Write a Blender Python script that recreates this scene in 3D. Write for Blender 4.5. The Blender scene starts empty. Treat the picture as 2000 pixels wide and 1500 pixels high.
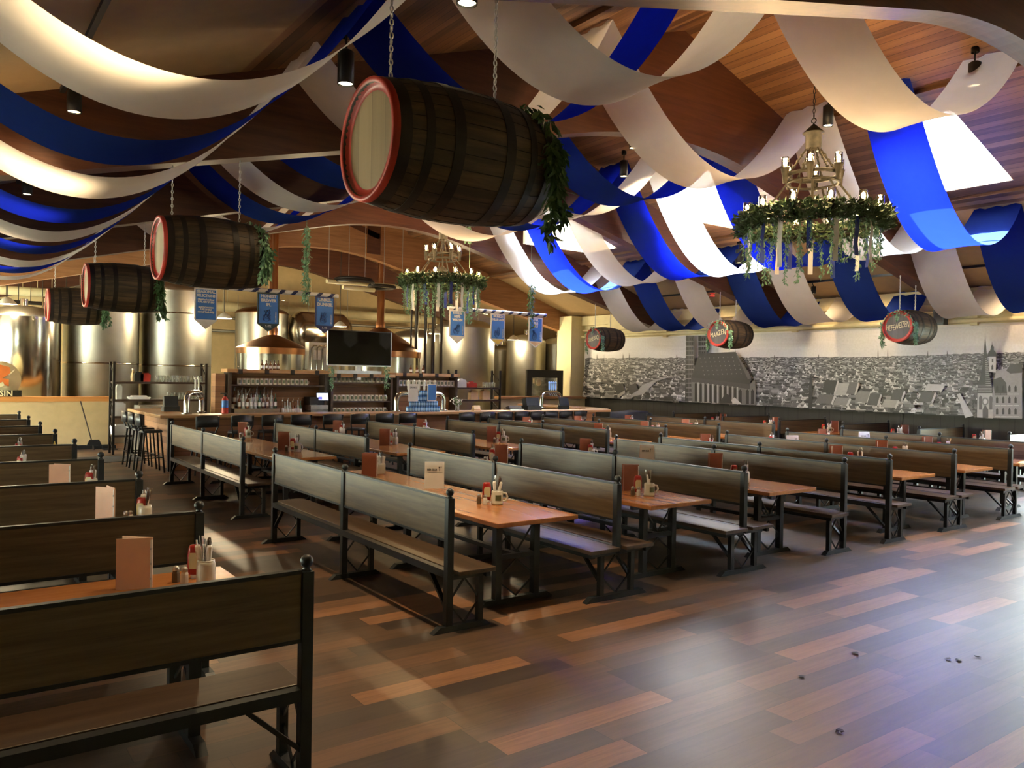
import bpy, bmesh, math, random
from mathutils import Vector, Matrix
random.seed(7)
PI = math.pi
C = bpy.context.scene.collection
S = bpy.context.scene

# ------------------------------------------------------------------ camera
F, PITCH, ROLL, YAW, H = 1561.156, -0.009319, -0.018552, 0.630418, 1.9088
fw = Vector((math.sin(YAW)*math.cos(PITCH), math.cos(YAW)*math.cos(PITCH), math.sin(PITCH)))
r0 = Vector((math.cos(YAW), -math.sin(YAW), 0)); u0 = r0.cross(fw)
cR, sR = math.cos(ROLL), math.sin(ROLL)
RV = cR*r0 - sR*u0; UV = cR*u0 + sR*r0
CAM = Vector((0, 0, H))
cd = bpy.data.cameras.new('camera'); co = bpy.data.objects.new('camera', cd); C.objects.link(co)
cd.sensor_width = 36; cd.lens = F/2000*36; cd.clip_end = 200
co.matrix_world = Matrix((( RV.x, UV.x, -fw.x, 0), (RV.y, UV.y, -fw.y, 0), (RV.z, UV.z, -fw.z, H), (0, 0, 0, 1)))
S.camera = co

def ray(px, py): return fw + RV*((px-1000)/F) - UV*((py-750)/F)
def on(px, py, ax, v):
    d = ray(px, py); return CAM + d*((v-CAM[ax])/d[ax])
def WX(px, py, v): return on(px, py, 0, v)
def WY(px, py, v): return on(px, py, 1, v)
def WZ(px, py, v): return on(px, py, 2, v)
RZ, RK, RX = 7.08, .333, 9.0
def roof(x): return RZ - RK*abs(x-RX)
def roofhit(px, py, side=1):
    d = ray(px, py); k = RK*side
    return CAM + d*((RZ+k*RX-CAM.z-k*CAM.x)/(d.z+k*d.x))
def under(x):                                   # underside of the tapered roof beams
    t = 5.68-.25*abs(x-RX)
    a = abs(x-RX)
    return t if a > 1.9 else 5.205+ (1.9**2-a*a)*.066

# ------------------------------------------------------------------ mesh helper
class MB:
    def __init__(s): s.v = []; s.f = []; s.m = []; s.sm = []
    def add(s, vs, fs, mi=0, smooth=False):
        o = len(s.v); s.v += [tuple(v) for v in vs]
        for f in fs: s.f.append([i+o for i in f]); s.m.append(mi); s.sm.append(smooth)
        return s
    def box(s, c, d, rz=0, mi=0, M=None):
        x, y, z = d[0]/2, d[1]/2, d[2]/2
        vs = [Vector(q) for q in ((-x,-y,-z),(x,-y,-z),(x,y,-z),(-x,y,-z),(-x,-y,z),(x,-y,z),(x,y,z),(-x,y,z))]
        if rz: R = Matrix.Rotation(rz, 3, 'Z'); vs = [R@v for v in vs]
        if M: vs = [M@v for v in vs]
        vs = [v+Vector(c) for v in vs]
        return s.add(vs, [(0,3,2,1),(4,5,6,7),(0,1,5,4),(1,2,6,5),(2,3,7,6),(3,0,4,7)], mi)
    def b2(s, a, b, mi=0):
        return s.box([(a[i]+b[i])/2 for i in range(3)], [abs(b[i]-a[i]) for i in range(3)], mi=mi)
    def bar(s, p, q, w, h=None, mi=0, up=(0,0,1)):
        p, q = Vector(p), Vector(q); d = q-p; L = d.length; h = h or w
        z = d.normalized(); u = Vector(up)
        if abs(z.dot(u)) > .98: u = Vector((1,0,0))
        x = u.cross(z).normalized(); y = z.cross(x)
        M = Matrix((x, y, z)).transposed()
        return s.box((p+q)/2, (w, h, L), mi=mi, M=M)
    def ring(s, c, x, y, r, n): return [c + x*(r*math.cos(2*PI*i/n)) + y*(r*math.sin(2*PI*i/n)) for i in range(n)]
    def cyl(s, p, q, r, r2=None, n=12, mi=0, caps=True, smooth=True):
        p, q = Vector(p), Vector(q); r2 = r if r2 is None else r2
        z = (q-p).normalized(); u = Vector((0,0,1)) if abs(z.z) < .9 else Vector((1,0,0))
        x = u.cross(z).normalized(); y = z.cross(x)
        vs = s.ring(p, x, y, r, n)+s.ring(q, x, y, r2, n)
        s.add(vs, [(i, (i+1)%n, n+(i+1)%n, n+i) for i in range(n)], mi, smooth)
        if caps:
            s.add(vs[:n], [tuple(range(n))[::-1]], mi); s.add(vs[n:], [tuple(range(n))], mi)
        return s
    def lathe(s, prof, c=(0,0,0), n=16, mi=0, axis=(0,0,1), smooth=True):
        z = Vector(axis).normalized(); u = Vector((1,0,0)) if abs(z.x) < .9 else Vector((0,1,0))
        x = (u - z*u.dot(z)).normalized(); y = z.cross(x); c = Vector(c)
        vs = []; fs = []
        for r, h in prof: vs += s.ring(c+z*h, x, y, max(r, 1e-4), n)
        for k in range(len(prof)-1):
            for i in range(n): fs.append((k*n+i, k*n+(i+1)%n, (k+1)*n+(i+1)%n, (k+1)*n+i))
        return s.add(vs, fs, mi, smooth)
    def ball(s, c, r, n=12, mi=0, sz=1):
        k = n//2
        return s.lathe([(r*math.sin(PI*i/k), -r*sz*math.cos(PI*i/k)) for i in range(k+1)], c, n, mi)
    def tube(s, pts, r, n=8, mi=0):
        pts = [Vector(p) for p in pts]; vs = []; fs = []; u = None
        for i, p in enumerate(pts):
            d = (pts[min(i+1, len(pts)-1)]-pts[max(i-1, 0)]).normalized()
            if u is None: u = Vector((0,0,1)) if abs(d.z) < .9 else Vector((1,0,0))
            x = u.cross(d).normalized(); y = d.cross(x); u = y
            vs += s.ring(p, x, y, r, n)
        m = len(pts)
        for k in range(m-1):
            for i in range(n): fs.append((k*n+i, k*n+(i+1)%n, (k+1)*n+(i+1)%n, (k+1)*n+i))
        s.add(vs, fs, mi, True)
        return s.add(vs[:n]+vs[-n:], [tuple(range(n))[::-1], tuple(range(n, 2*n))], mi)
    def torus(s, c, R, r, axis=(0,0,1), n=32, k=8, mi=0):
        z = Vector(axis).normalized(); u = Vector((1,0,0)) if abs(z.x) < .9 else Vector((0,1,0))
        x = (u-z*u.dot(z)).normalized(); y = z.cross(x); c = Vector(c); vs = []; fs = []
        for i in range(n):
            a = 2*PI*i/n; d = x*math.cos(a)+y*math.sin(a)
            for j in range(k):
                b = 2*PI*j/k; vs.append(c+d*(R+r*math.cos(b))+z*(r*math.sin(b)))
        for i in range(n):
            for j in range(k): fs.append((i*k+j, ((i+1)%n)*k+j, ((i+1)%n)*k+(j+1)%k, i*k+(j+1)%k))
        return s.add(vs, fs, mi, True)
    def prism(s, poly, h0, h1, f, mi=0):               # f maps (a,b,h) to a point
        n = len(poly); vs = [f(a, b, h0) for a, b in poly]+[f(a, b, h1) for a, b in poly]
        s.add(vs, [tuple(range(n))[::-1], tuple(range(n, 2*n))]+[(i, (i+1)%n, n+(i+1)%n, n+i) for i in range(n)], mi)
        return s
    def mesh(s, name, mats):
        me = bpy.data.meshes.new(name); me.from_pydata(s.v, [], s.f)
        for m in (mats if isinstance(mats, (list, tuple)) else [mats]): me.materials.append(m)
        me.polygons.foreach_set('material_index', s.m); me.polygons.foreach_set('use_smooth', s.sm)
        me.update()
        bm = bmesh.new(); bm.from_mesh(me); bmesh.ops.recalc_face_normals(bm, faces=bm.faces); bm.to_mesh(me); bm.free()
        return me
    def build(s, name, mats, parent=None, bevel=0, loc=None):
        o = bpy.data.objects.new(name, s.mesh(name, mats)); C.objects.link(o)
        if parent: o.parent = parent
        if loc is not None: o.location = loc
        if bevel:
            b = o.modifiers.new('bevel', 'BEVEL'); b.width = bevel; b.segments = 2; b.limit_method = 'ANGLE'
        return o

def tag(o, label, cat, group=None, kind=None):
    o['label'] = label; o['category'] = cat
    if group: o['group'] = group
    if kind: o['kind'] = kind
    return o
def thing(name, label, cat, loc=(0,0,0), rz=0, group=None):
    o = bpy.data.objects.new(name, None); C.objects.link(o); o.empty_display_size = .1
    o.location = loc; o.rotation_euler = (0, 0, rz)
    return tag(o, label, cat, group)
def struct(o): o['kind'] = 'structure'; return o
def dup(root, loc, rz=0, label=None, group=None):
    r = root.copy(); C.objects.link(r); r.location = loc; r.rotation_euler = (0, 0, rz)
    if label: r['label'] = label
    if group: r['group'] = group
    for ch in list(root.children):
        c = ch.copy(); C.objects.link(c); c.parent = r
        for g in list(ch.children):
            d = g.copy(); C.objects.link(d); d.parent = c
    return r
ORD = ['first','second','third','fourth','fifth','sixth','seventh','eighth','ninth','tenth','eleventh','twelfth','thirteenth','fourteenth','fifteenth','sixteenth']

# ------------------------------------------------------------------ materials
def nt(name):
    m = bpy.data.materials.new(name); m.use_nodes = True; t = m.node_tree; t.nodes.clear()
    o = t.nodes.new('ShaderNodeOutputMaterial'); return m, t, o
def N(t, k, **kw):
    n = t.nodes.new('ShaderNode'+k)
    for a, b in kw.items():
        if a.startswith('i_'): n.inputs[a[2:].replace('_', ' ')].default_value = b
        else: setattr(n, a, b)
    return n
def L(t, a, b): t.links.new(a, b)
def ramp(t, src, cols):
    r = t.nodes.new('ShaderNodeValToRGB'); e = r.color_ramp.elements
    while len(e) < len(cols): e.new(.5)
    for i, (p, c) in enumerate(cols): e[i].position = p; e[i].color = (*c, 1)
    L(t, src, r.inputs[0]); return r
def plain(name, col, rough=.5, metal=0, var=.12, scale=6, bump=0, spec=.5, coat=0):
    m, t, o = nt(name); b = N(t, 'BsdfPrincipled'); L(t, b.outputs[0], o.inputs[0])
    b.inputs['Roughness'].default_value = rough; b.inputs['Metallic'].default_value = metal
    b.inputs['Specular IOR Level'].default_value = spec; b.inputs['Coat Weight'].default_value = coat
    tc = N(t, 'TexCoord'); n = N(t, 'TexNoise', i_Scale=scale, i_Detail=4.0); L(t, tc.outputs['Object'], n.inputs['Vector'])
    r = ramp(t, n.outputs[0], [(.3, [c*(1-var) for c in col]), (.7, [min(1, c*(1+var)) for c in col])])
    L(t, r.outputs[0], b.inputs['Base Color'])
    if bump:
        bp = N(t, 'Bump', i_Strength=bump, i_Distance=.01); L(t, n.outputs[0], bp.inputs['Height']); L(t, bp.outputs[0], b.inputs['Normal'])
    return m
def wood(name, cols, st=(1, .06, 1), scale=14, rough=.45, plank=None, gap=.02, coat=0, spec=.5):
    """grain stretched along the axis whose scale is small; plank=(axis, width) adds boards"""
    m, t, o = nt(name); b = N(t, 'BsdfPrincipled'); L(t, b.outputs[0], o.inputs[0])
    b.inputs['Roughness'].default_value = rough; b.inputs['Coat Weight'].default_value = coat; b.inputs['Specular IOR Level'].default_value = spec
    tc = N(t, 'TexCoord'); mp = N(t, 'Mapping'); mp.inputs['Scale'].default_value = st
    L(t, tc.outputs['Object'], mp.inputs[0])
    n = N(t, 'TexNoise', i_Scale=scale, i_Detail=6.0, i_Roughness=.65, i_Distortion=.4); L(t, mp.outputs[0], n.inputs['Vector'])
    fac = n.outputs[0]
    if plank:
        ax, w = plank; sp = N(t, 'SeparateXYZ'); L(t, tc.outputs['Object'], sp.inputs[0])
        dv = N(t, 'Math', operation='DIVIDE'); L(t, sp.outputs[ax], dv.inputs[0]); dv.inputs[1].default_value = w
        fl = N(t, 'Math', operation='FLOOR'); L(t, dv.outputs[0], fl.inputs[0])
        wn = N(t, 'TexWhiteNoise', noise_dimensions='1D'); L(t, fl.outputs[0], wn.inputs['W'])
        mx = N(t, 'Mix', data_type='FLOAT'); mx.inputs[0].default_value = .45
        L(t, fac, mx.inputs[2]); L(t, wn.outputs[0], mx.inputs[3]); fac = mx.outputs[0]
        fr = N(t, 'Math', operation='FRACT'); L(t, dv.outputs[0], fr.inputs[0])
        gp = N(t, 'Math', operation='GREATER_THAN'); L(t, fr.outputs[0], gp.inputs[0]); gp.inputs[1].default_value = gap
    k = len(cols); r = ramp(t, fac, [(.28+.44*i/(k-1), c) for i, c in enumerate(cols)])
    src = r.outputs[0]
    if plank:
        ml = N(t, 'Mix', data_type='RGBA', blend_type='MIX'); L(t, gp.outputs[0], ml.inputs[0])
        ml.inputs[6].default_value = (*[c*.3 for c in cols[0]], 1); L(t, src, ml.inputs[7]); src = ml.outputs[2]
    L(t, src, b.inputs['Base Color'])
    bp = N(t, 'Bump', i_Strength=.15, i_Distance=.004); L(t, n.outputs[0], bp.inputs['Height']); L(t, bp.outputs[0], b.inputs['Normal'])
    return m
def emit(name, col, st):
    m, t, o = nt(name); e = N(t, 'Emission'); e.inputs[0].default_value = (*col, 1); e.inputs[1].default_value = st
    L(t, e.outputs[0], o.inputs[0]); return m
def clear(name, col=(.95,.97,.96), amt=.8, rough=.05):
    m, t, o = nt(name); tr = N(t, 'BsdfTransparent'); tr.inputs[0].default_value = (*col, 1)
    g = N(t, 'BsdfGlossy', i_Roughness=rough); lw = N(t, 'LayerWeight', i_Blend=.35)
    mr = N(t, 'MapRange'); mr.inputs['To Min'].default_value = 1-amt; mr.inputs['To Max'].default_value = .9
    L(t, lw.outputs['Fresnel'], mr.inputs[0])
    mx = N(t, 'MixShader'); L(t, mr.outputs[0], mx.inputs[0]); L(t, tr.outputs[0], mx.inputs[1]); L(t, g.outputs[0], mx.inputs[2])
    L(t, mx.outputs[0], o.inputs[0]); return m
def fabric(name, col, tcol, trans=.45, see=.06, scale=180):
    m, t, o = nt(name); d = N(t, 'BsdfDiffuse'); tl = N(t, 'BsdfTranslucent'); tp = N(t, 'BsdfTransparent')
    tc = N(t, 'TexCoord'); w = N(t, 'TexNoise', i_Scale=5.0, i_Detail=3.0); L(t, tc.outputs['Object'], w.inputs['Vector'])
    r = ramp(t, w.outputs[0], [(.3, [c*.9 for c in col]), (.7, col)]); L(t, r.outputs[0], d.inputs[0])
    tl.inputs[0].default_value = (*tcol, 1); tp.inputs[0].default_value = (*tcol, 1)
    a = N(t, 'MixShader'); a.inputs[0].default_value = trans; L(t, d.outputs[0], a.inputs[1]); L(t, tl.outputs[0], a.inputs[2])
    b = N(t, 'MixShader'); b.inputs[0].default_value = see; L(t, a.outputs[0], b.inputs[1]); L(t, tp.outputs[0], b.inputs[2])
    L(t, b.outputs[0], o.inputs[0]); return m

def floor_mat():
    m, t, o = nt('floor_planks'); b = N(t, 'BsdfPrincipled'); L(t, b.outputs[0], o.inputs[0])
    tc = N(t, 'TexCoord'); sp = N(t, 'SeparateXYZ'); L(t, tc.outputs['Object'], sp.inputs[0])
    def M_(op, a, v):
        n = N(t, 'Math', operation=op); L(t, a, n.inputs[0])
        if isinstance(v, (int, float)): n.inputs[1].default_value = v
        elif v is not None: L(t, v, n.inputs[1])
        return n.outputs[0]
    ry = M_('DIVIDE', sp.outputs[1], .19); row = M_('FLOOR', ry, None)
    wn = N(t, 'TexWhiteNoise', noise_dimensions='1D'); L(t, row, wn.inputs['W'])
    off = M_('MULTIPLY', wn.outputs[0], 3.7)
    cx = M_('ADD', M_('DIVIDE', sp.outputs[0], 1.22), off); col = M_('FLOOR', cx, None)
    cb = N(t, 'CombineXYZ'); L(t, row, cb.inputs[0]); L(t, col, cb.inputs[1])
    w2 = N(t, 'TexWhiteNoise', noise_dimensions='2D'); L(t, cb.outputs[0], w2.inputs['Vector'])
    mp = N(t, 'Mapping'); mp.inputs['Scale'].default_value = (.07, 1, 1); L(t, tc.outputs['Object'], mp.inputs[0])
    ad = N(t, 'VectorMath', operation='ADD'); L(t, mp.outputs[0], ad.inputs[0]); L(t, w2.outputs['Color'], ad.inputs[1])
    n = N(t, 'TexNoise', i_Scale=26.0, i_Detail=6.0, i_Roughness=.65, i_Distortion=.6); L(t, ad.outputs[0], n.inputs['Vector'])
    rc = ramp(t, w2.outputs[0], [(0, (.050,.030,.020)), (.26, (.088,.050,.030)), (.5, (.115,.064,.036)), (.68, (.070,.046,.033)), (.80, (.165,.082,.042)), (.92, (.27,.125,.060))])
    rc.color_ramp.interpolation = 'CONSTANT'
    g = ramp(t, n.outputs[0], [(.3, (.62,.6,.58)), (.7, (1.2,1.2,1.2))])
    mu = N(t, 'Mix', data_type='RGBA', blend_type='MULTIPLY'); mu.inputs[0].default_value = 1; L(t, rc.outputs[0], mu.inputs[6]); L(t, g.outputs[0], mu.inputs[7])
    gy = M_('GREATER_THAN', M_('FRACT', ry, None), .016); gx = M_('GREATER_THAN', M_('FRACT', cx, None), .003)
    gg = M_('MULTIPLY', gy, gx)
    dk = N(t, 'Mix', data_type='RGBA'); L(t, gg, dk.inputs[0]); dk.inputs[6].default_value = (.018,.011,.008,1); L(t, mu.outputs[2], dk.inputs[7])
    L(t, dk.outputs[2], b.inputs['Base Color'])
    n3 = N(t, 'TexNoise', i_Scale=1.3, i_Detail=4.0); L(t, tc.outputs['Object'], n3.inputs['Vector'])
    mr = N(t, 'MapRange'); mr.inputs['To Min'].default_value = .32; mr.inputs['To Max'].default_value = .46; L(t, n3.outputs[0], mr.inputs[0]); L(t, mr.outputs[0], b.inputs['Roughness'])
    b.inputs['Specular IOR Level'].default_value = 1.0
    bp = N(t, 'Bump', i_Strength=.12, i_Distance=.003); L(t, n.outputs[0], bp.inputs['Height']); L(t, bp.outputs[0], b.inputs['Normal'])
    return m

M = {}
M['floor'] = floor_mat()
M['deck'] = wood('ceiling_deck', [(.10,.042,.016), (.20,.088,.034), (.30,.15,.062)], (1, .05, 1), 16, .5, ('X', .13), .05)
M['beam'] = wood('beam_wood', [(.045,.014,.006), (.080,.025,.010), (.11,.038,.016)], (.06, 1, 1), 18, .45)
M['beam_lit'] = wood('lit_beam_wood', [(.22,.095,.035), (.32,.15,.06), (.40,.20,.085)], (.06, 1, 1), 16, .5)  # lighter copy of the beam wood: light on the far beam put into colour
M['well'] = wood('skylight_lining', [(.62,.42,.22), (.72,.52,.30)], (.06, 1, 1), 14, .5)
M['tan'] = plain('tan_drywall', (.40,.27,.13), .7, var=.05)
M['cream'] = plain('cream_paint', (.62,.55,.33), .6, var=.05)
M['cream_wall'] = plain('cream_block', (.60,.44,.22), .65, var=.05)
M['wainscot'] = wood('dark_wainscot', [(.022,.022,.018), (.030,.030,.025)], (1, 1, .1), 10, .6, ('Y', .3), .04)
M['metal'] = plain('dark_steel', (.022,.026,.030), .42, .3, .2, 9)
M['panel'] = wood('bench_back_wood', [(.058,.035,.018), (.118,.078,.040), (.175,.12,.064)], (1, .05, 1.0), 22, .42)
M['seat'] = wood('bench_seat_wood', [(.035,.020,.012), (.070,.042,.024), (.10,.062,.038)], (1, .05, 1), 18, .38)
M['top'] = wood('table_wood', [(.36,.135,.040), (.44,.175,.054), (.50,.21,.07)], (1, .05, 1), 9, .25, None, .01, .2)
M['darkwood'] = wood('dark_shelf_wood', [(.03,.016,.01), (.06,.032,.018)], (.06, 1, 1), 16, .5)
M['barwood'] = wood('bar_wood', [(.30,.15,.06), (.44,.24,.11), (.52,.30,.15)], (.06, 1, 1), 14, .35)
M['barpanel'] = wood('bar_front_wood', [(.16,.07,.03), (.26,.12,.05), (.34,.17,.08)], (.06, 1, 1), 12, .5, ('Z', .12), .05)
M['stave'] = wood('barrel_staves', [(.018,.010,.005), (.058,.035,.016), (.135,.084,.038)], (.08, 1, 1), 16, .6)
M['hoop'] = plain('barrel_hoop', (.026,.021,.018), .5, .5, .3)
M['head'] = wood('barrel_head_wood', [(.22,.145,.066), (.31,.21,.10), (.38,.265,.135)], (1, 1, .06), 9, .55, ('Y', .15), .015)
M['headdark'] = wood('barrel_head_dark', [(.07,.065,.06), (.12,.11,.10)], (1, 1, .06), 9, .55, ('Y', .11), .02)
M['red'] = plain('red_paint', (.42,.030,.016), .45, var=.2)
M['cream_letter'] = plain('cream_letters', (.72,.64,.38), .6, var=.03)
M['chain'] = plain('galvanised_chain', (.55,.55,.55), .35, .9)
M['blackchain'] = plain('black_chain', (.02,.018,.016), .5, .6)
M['leaf'] = plain('leaf_green', (.075,.155,.055), .55, var=.45, scale=30)
M['pine'] = plain('pine_needles', (.045,.085,.028), .6, var=.5, scale=40)
M['leafpale'] = plain('leaf_pale', (.16,.30,.17), .55, var=.35, scale=30)
M['bronze'] = plain('aged_bronze', (.022,.018,.011), .65, 0, .35, 20, spec=.25)
M['glass'] = clear('clear_glass')
M['pane'] = clear('skylight_glass', (.98,.99,1), .96)
M['tint'] = clear('dimming_glass', (.30,.32,.33), .96)  # dark tint added to the unseen side window to weaken its glare
M['bulb'] = emit('bulb_glow', (1, .62, .22), 14)
M['lampface'] = emit('lamp_glow', (1, .80, .45), 9)
M['white'] = plain('white_paper', (.72,.70,.68), .6, var=.04)
M['china'] = plain('stoneware', (.60,.58,.50), .3, var=.06)
M['napkin'] = plain('napkin_paper', (.78,.77,.76), .7, var=.05)
M['steel'] = plain('cutlery_steel', (.6,.6,.6), .25, 1)
M['ketchup'] = plain('ketchup_red', (.36,.016,.010), .3, var=.1)
M['menu'] = plain('menu_cover', (.26,.085,.045), .55, var=.12)
M['menupink'] = plain('menu_back', (.70,.42,.30), .55, var=.06)
M['pepper'] = plain('pepper', (.12,.085,.05), .5)
M['black'] = plain('black_plastic', (.012,.012,.013), .45, var=.2)
M['screen'] = plain('tv_screen', (.003,.003,.003), .06, var=.1, spec=.25)
M['silver'] = plain('silver_trim', (.5,.5,.5), .3, .9)
M['copper'] = plain('copper', (.52,.25,.12), .28, 1, .12, 3)
M['copperdark'] = plain('copper_dome', (.26,.145,.08), .38, 1, .2, 3)
M['ss'] = plain('polished_stainless', (.52,.50,.44), .17, 1, .05, 2)
M['ssb'] = plain('brushed_stainless', (.42,.41,.36), .42, 1, .10, 2.5)
M['pipe'] = plain('black_pipe', (.035,.028,.022), .4, .4)
M['blueprint'] = plain('banner_blue', (.035,.17,.52), .5, var=.08)
M['bluedk'] = plain('banner_dark_blue', (.018,.07,.25), .5, var=.1)
M['navy'] = plain('navy', (.012,.02,.09), .5)
M['yellow'] = plain('yellow', (.75,.55,.10), .5)
M['tanpaint'] = plain('tan_tip', (.70,.48,.25), .5)
M['greentip'] = plain('dark_green_tip', (.01,.03,.025), .5)
M['blue'] = fabric('blue_drape', (.016,.034,.150), (.003,.010,.50), .40, .05)
M['whitefab'] = fabric('white_drape', (.70,.66,.64), (.86,.85,.85), .52, .04)
M['ribbonblue'] = plain('blue_ribbon', (.012,.03,.22), .5)
M['ribbonwhite'] = plain('white_ribbon', (.68,.65,.60), .6)
M['can'] = plain('can_blue', (.08,.22,.50), .3, .6, .3, 60)
M['orange'] = plain('orange_paint', (.62,.16,.03), .5)
M['bottle_brown'] = plain('brown_bottle', (.12,.04,.012), .15)
M['bottle_clear'] = plain('pale_bottle', (.42,.45,.42), .12, var=.3, scale=20)
M['bottle_green'] = plain('green_bottle', (.03,.07,.03), .15)
M['greycloth'] = plain('grey_cloth', (.06,.065,.07), .8)
M['bluepaint'] = plain('blue_handle', (.02,.09,.40), .4)
M['orangewood'] = wood('orange_cap', [(.55,.22,.05), (.66,.30,.09)], (.06, 1, 1), 10, .4)
M['mat'] = plain('floor_mat', (.03,.028,.027), .9)
def frosty(name):
    m, t, o = nt(name); tr = N(t, 'BsdfTransparent'); tr.inputs[0].default_value = (.92,.95,.92,1); d = N(t, 'BsdfPrincipled', i_Roughness=.1); d.inputs['Base Color'].default_value = (.75,.78,.74,1)
    lw = N(t, 'LayerWeight', i_Blend=.5); mr = N(t, 'MapRange'); mr.inputs['To Min'].default_value = .12; mr.inputs['To Max'].default_value = .85; L(t, lw.outputs['Facing'], mr.inputs[0])
    x = N(t, 'MixShader'); L(t, mr.outputs[0], x.inputs[0]); L(t, tr.outputs[0], x.inputs[1]); L(t, d.outputs[0], x.inputs[2]); L(t, x.outputs[0], o.inputs[0]); return m
M['glassware'] = frosty('glassware')
M['steinprint'] = plain('stein_print', (.10,.13,.07), .5)
# ------------------------------------------------------------------ the setting
mb = MB(); mb.add([(-5,-2.6,0),(20.9,-2.6,0),(20.9,28,0),(-5,28,0)], [(0,1,2,3)]); struct(mb.build('floor', M['floor']))
SKY = [(1.3,2.4),(5.82,6.88),(10.45,11.52),(15.2,16.3)]; SX0, SX1 = 12.2, 14.35
xs = [-5, 2.5, 9, SX0, SX1, 15.05, 20.9]; ys = sorted([-2.6, 28]+[v for a in SKY for v in a])
wd, tn = MB(), MB()
for i in range(len(xs)-1):
    for j in range(len(ys)-1):
        x0, x1, y0, y1 = xs[i], xs[i+1], ys[j], ys[j+1]
        if x0 == SX0 and (y0, y1) in SKY: continue
        q = [(x0,y0,roof(x0)),(x1,y0,roof(x1)),(x1,y1,roof(x1)),(x0,y1,roof(x0))]
        (tn if (x1 <= 2.5 or x0 >= 15.05) else wd).add(q+[(a,b,c+.12) for a,b,c in q], [(0,1,2,3),(4,7,6,5),(0,4,5,1),(1,5,6,2),(2,6,7,3),(3,7,4,0)])
struct(wd.build('ceiling', M['deck'])); struct(tn.build('ceiling', M['tan']))
for k, (a, b) in enumerate(SKY):
    f = MB(); hgt = .22; t = .04
    i_ = .02
    for (p, q) in (((SX0+i_,a+i_),(SX1-i_,a+i_)), ((SX1-i_,a+i_),(SX1-i_,b-i_)), ((SX1-i_,b-i_),(SX0+i_,b-i_)), ((SX0+i_,b-i_),(SX0+i_,a+i_))):
        z0, z1 = roof(p[0])-.02, roof(q[0])-.02
        cx, cy = (SX0+SX1)/2, (a+b)/2
        o = lambda v: (v[0]+(t if v[0] > cx else -t), v[1]+(t if v[1] > cy else -t))
        P, Q = o(p), o(q)
        f.add([(*p,z0),(*q,z0),(*q,z1+hgt),(*p,z0+hgt),(*P,z0),(*Q,z0),(*Q,z1+hgt),(*P,z0+hgt)],
              [(0,1,2,3),(4,7,6,5),(0,4,5,1),(3,2,6,7),(0,3,7,4),(1,5,6,2)])
    w = struct(f.build('window_%d' % (k+1), M['well']))
    g = MB(); z = lambda x: roof(x)+hgt-.03
    g.add([(SX0,a,z(SX0)),(SX1,a,z(SX1)),(SX1,b,z(SX1)),(SX0,b,z(SX0))], [(0,1,2,3)]); g.build('pane', M['pane'], w)
    mm = MB(); mm.bar((13.87,a+.03,z(13.87)-.02),(13.87,b-.03,z(13.87)-.02), .04, .03); mm.build('mullion', M['well'], w)

# roof beams: tapered, curved glulams
n = 0
for yb in (-.9, 3.58, 8.15, 12.6, 17.1, 21.4, 25.8):
    poly = [(-5+i*.25, under(-5+i*.25)) for i in range(93)]
    poly = [(x, z) for x, z in poly if x <= 18.2]
    top = [(18.2, roof(18.2)), (9, roof(9)), (-5, roof(-5))]
    mb = MB(); mb.prism(poly+top, yb, yb+.26, lambda a, b, h: (a, h, b)); n += 1
    o = struct(mb.build('trim_%d' % n, M['beam_lit'] if yb == 21.4 else M['beam']))
    if yb == 21.4:
        for xx, zz in ((10.5, 6.0), (6.2, 5.6)):
            p = MB(); p.box((xx, yb-.02, zz), (.42,.03,1.15)); p.box((xx-.35, yb-.02, zz+.1), (1.1,.03,.16), M=Matrix.Rotation(.3, 3, 'Y')); p.build('bracket_plate', M['beam'], o)
for x in (11.75, 14.72, 6.25, 3.28):
    mb = MB()
    zz = roof(x)-.03
    mb.bar((x,-2.6,zz),(x,28,zz), .26, .07, up=(RK if x > 9 else -RK,0,1)); n += 1; struct(mb.build('trim_%d' % n, M['deck']))

# right wall: dark wainscot below, cream above
def wall(name, boxes, m):
    mb = MB()
    for a, b in boxes: mb.b2(a, b)
    return struct(mb.build(name, m))
wall('wall_right', [((18.2,6.85,0),(18.4,21.5,4.0)),((18.2,4.0,2.6),(18.4,6.85,4.0)),((18.2,-2.6,0),(18.4,4.0,4.0))], M['cream'])
mb = MB()
for y in (4.0, 5.4, 6.79): mb.b2((18.24,y,0),(18.36,y+.06,2.6))
for z in (.01, 2.54): mb.b2((18.24,4.06,z),(18.36,6.79,z+.06))
wn = struct(mb.build('window_5', M['metal'])); mb = MB(); mb.add([(18.29,4.0,.05),(18.29,6.85,.05),(18.29,6.85,2.6),(18.29,4.0,2.6)], [(0,1,2,3)]); mb.build('pane', M['tint'], wn)
wall('wall_side', [((20.7,21.3,0),(20.9,27.6,3.15)),((18.2,21.3,0),(20.7,21.5,3.2))], M['cream_wall'])
wall('trim_40', [((18.14,6.9,0),(18.2,20.75,1.235))], M['wainscot'])
wall('trim_41', [((18.10,6.9,1.225),(18.2,20.75,1.25))], M['black'])
for k, y in enumerate((9.55, 13.3)): wall('trim_%d' % (42+k), [((18.11,y,0),(18.2,y+.12,1.23))], M['wainscot'])
wall('trim_46', [((18.05,-2.6,3.69),(18.2,21.5,4.0))], M['cream'])
mb = MB(); mb.cyl((18.08,-2.6,3.30),(18.08,21,3.30),.05,n=10); mb.cyl((18.12,3,3.52),(18.12,21,3.52),.03,n=8); struct(mb.build('trim_47', M['cream']))
for k, y in enumerate((21.2, 17.0, 12.5, 8.1)): wall('trim_%d' % (48+k), [((18.06,y-.15,3.19 if k else 0),(18.2,y+.0,3.69))], M['cream'])
wall('wall_column', [((17.6,20.75,0),(18.2,21.5,4.0))], M['cream'])
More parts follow.
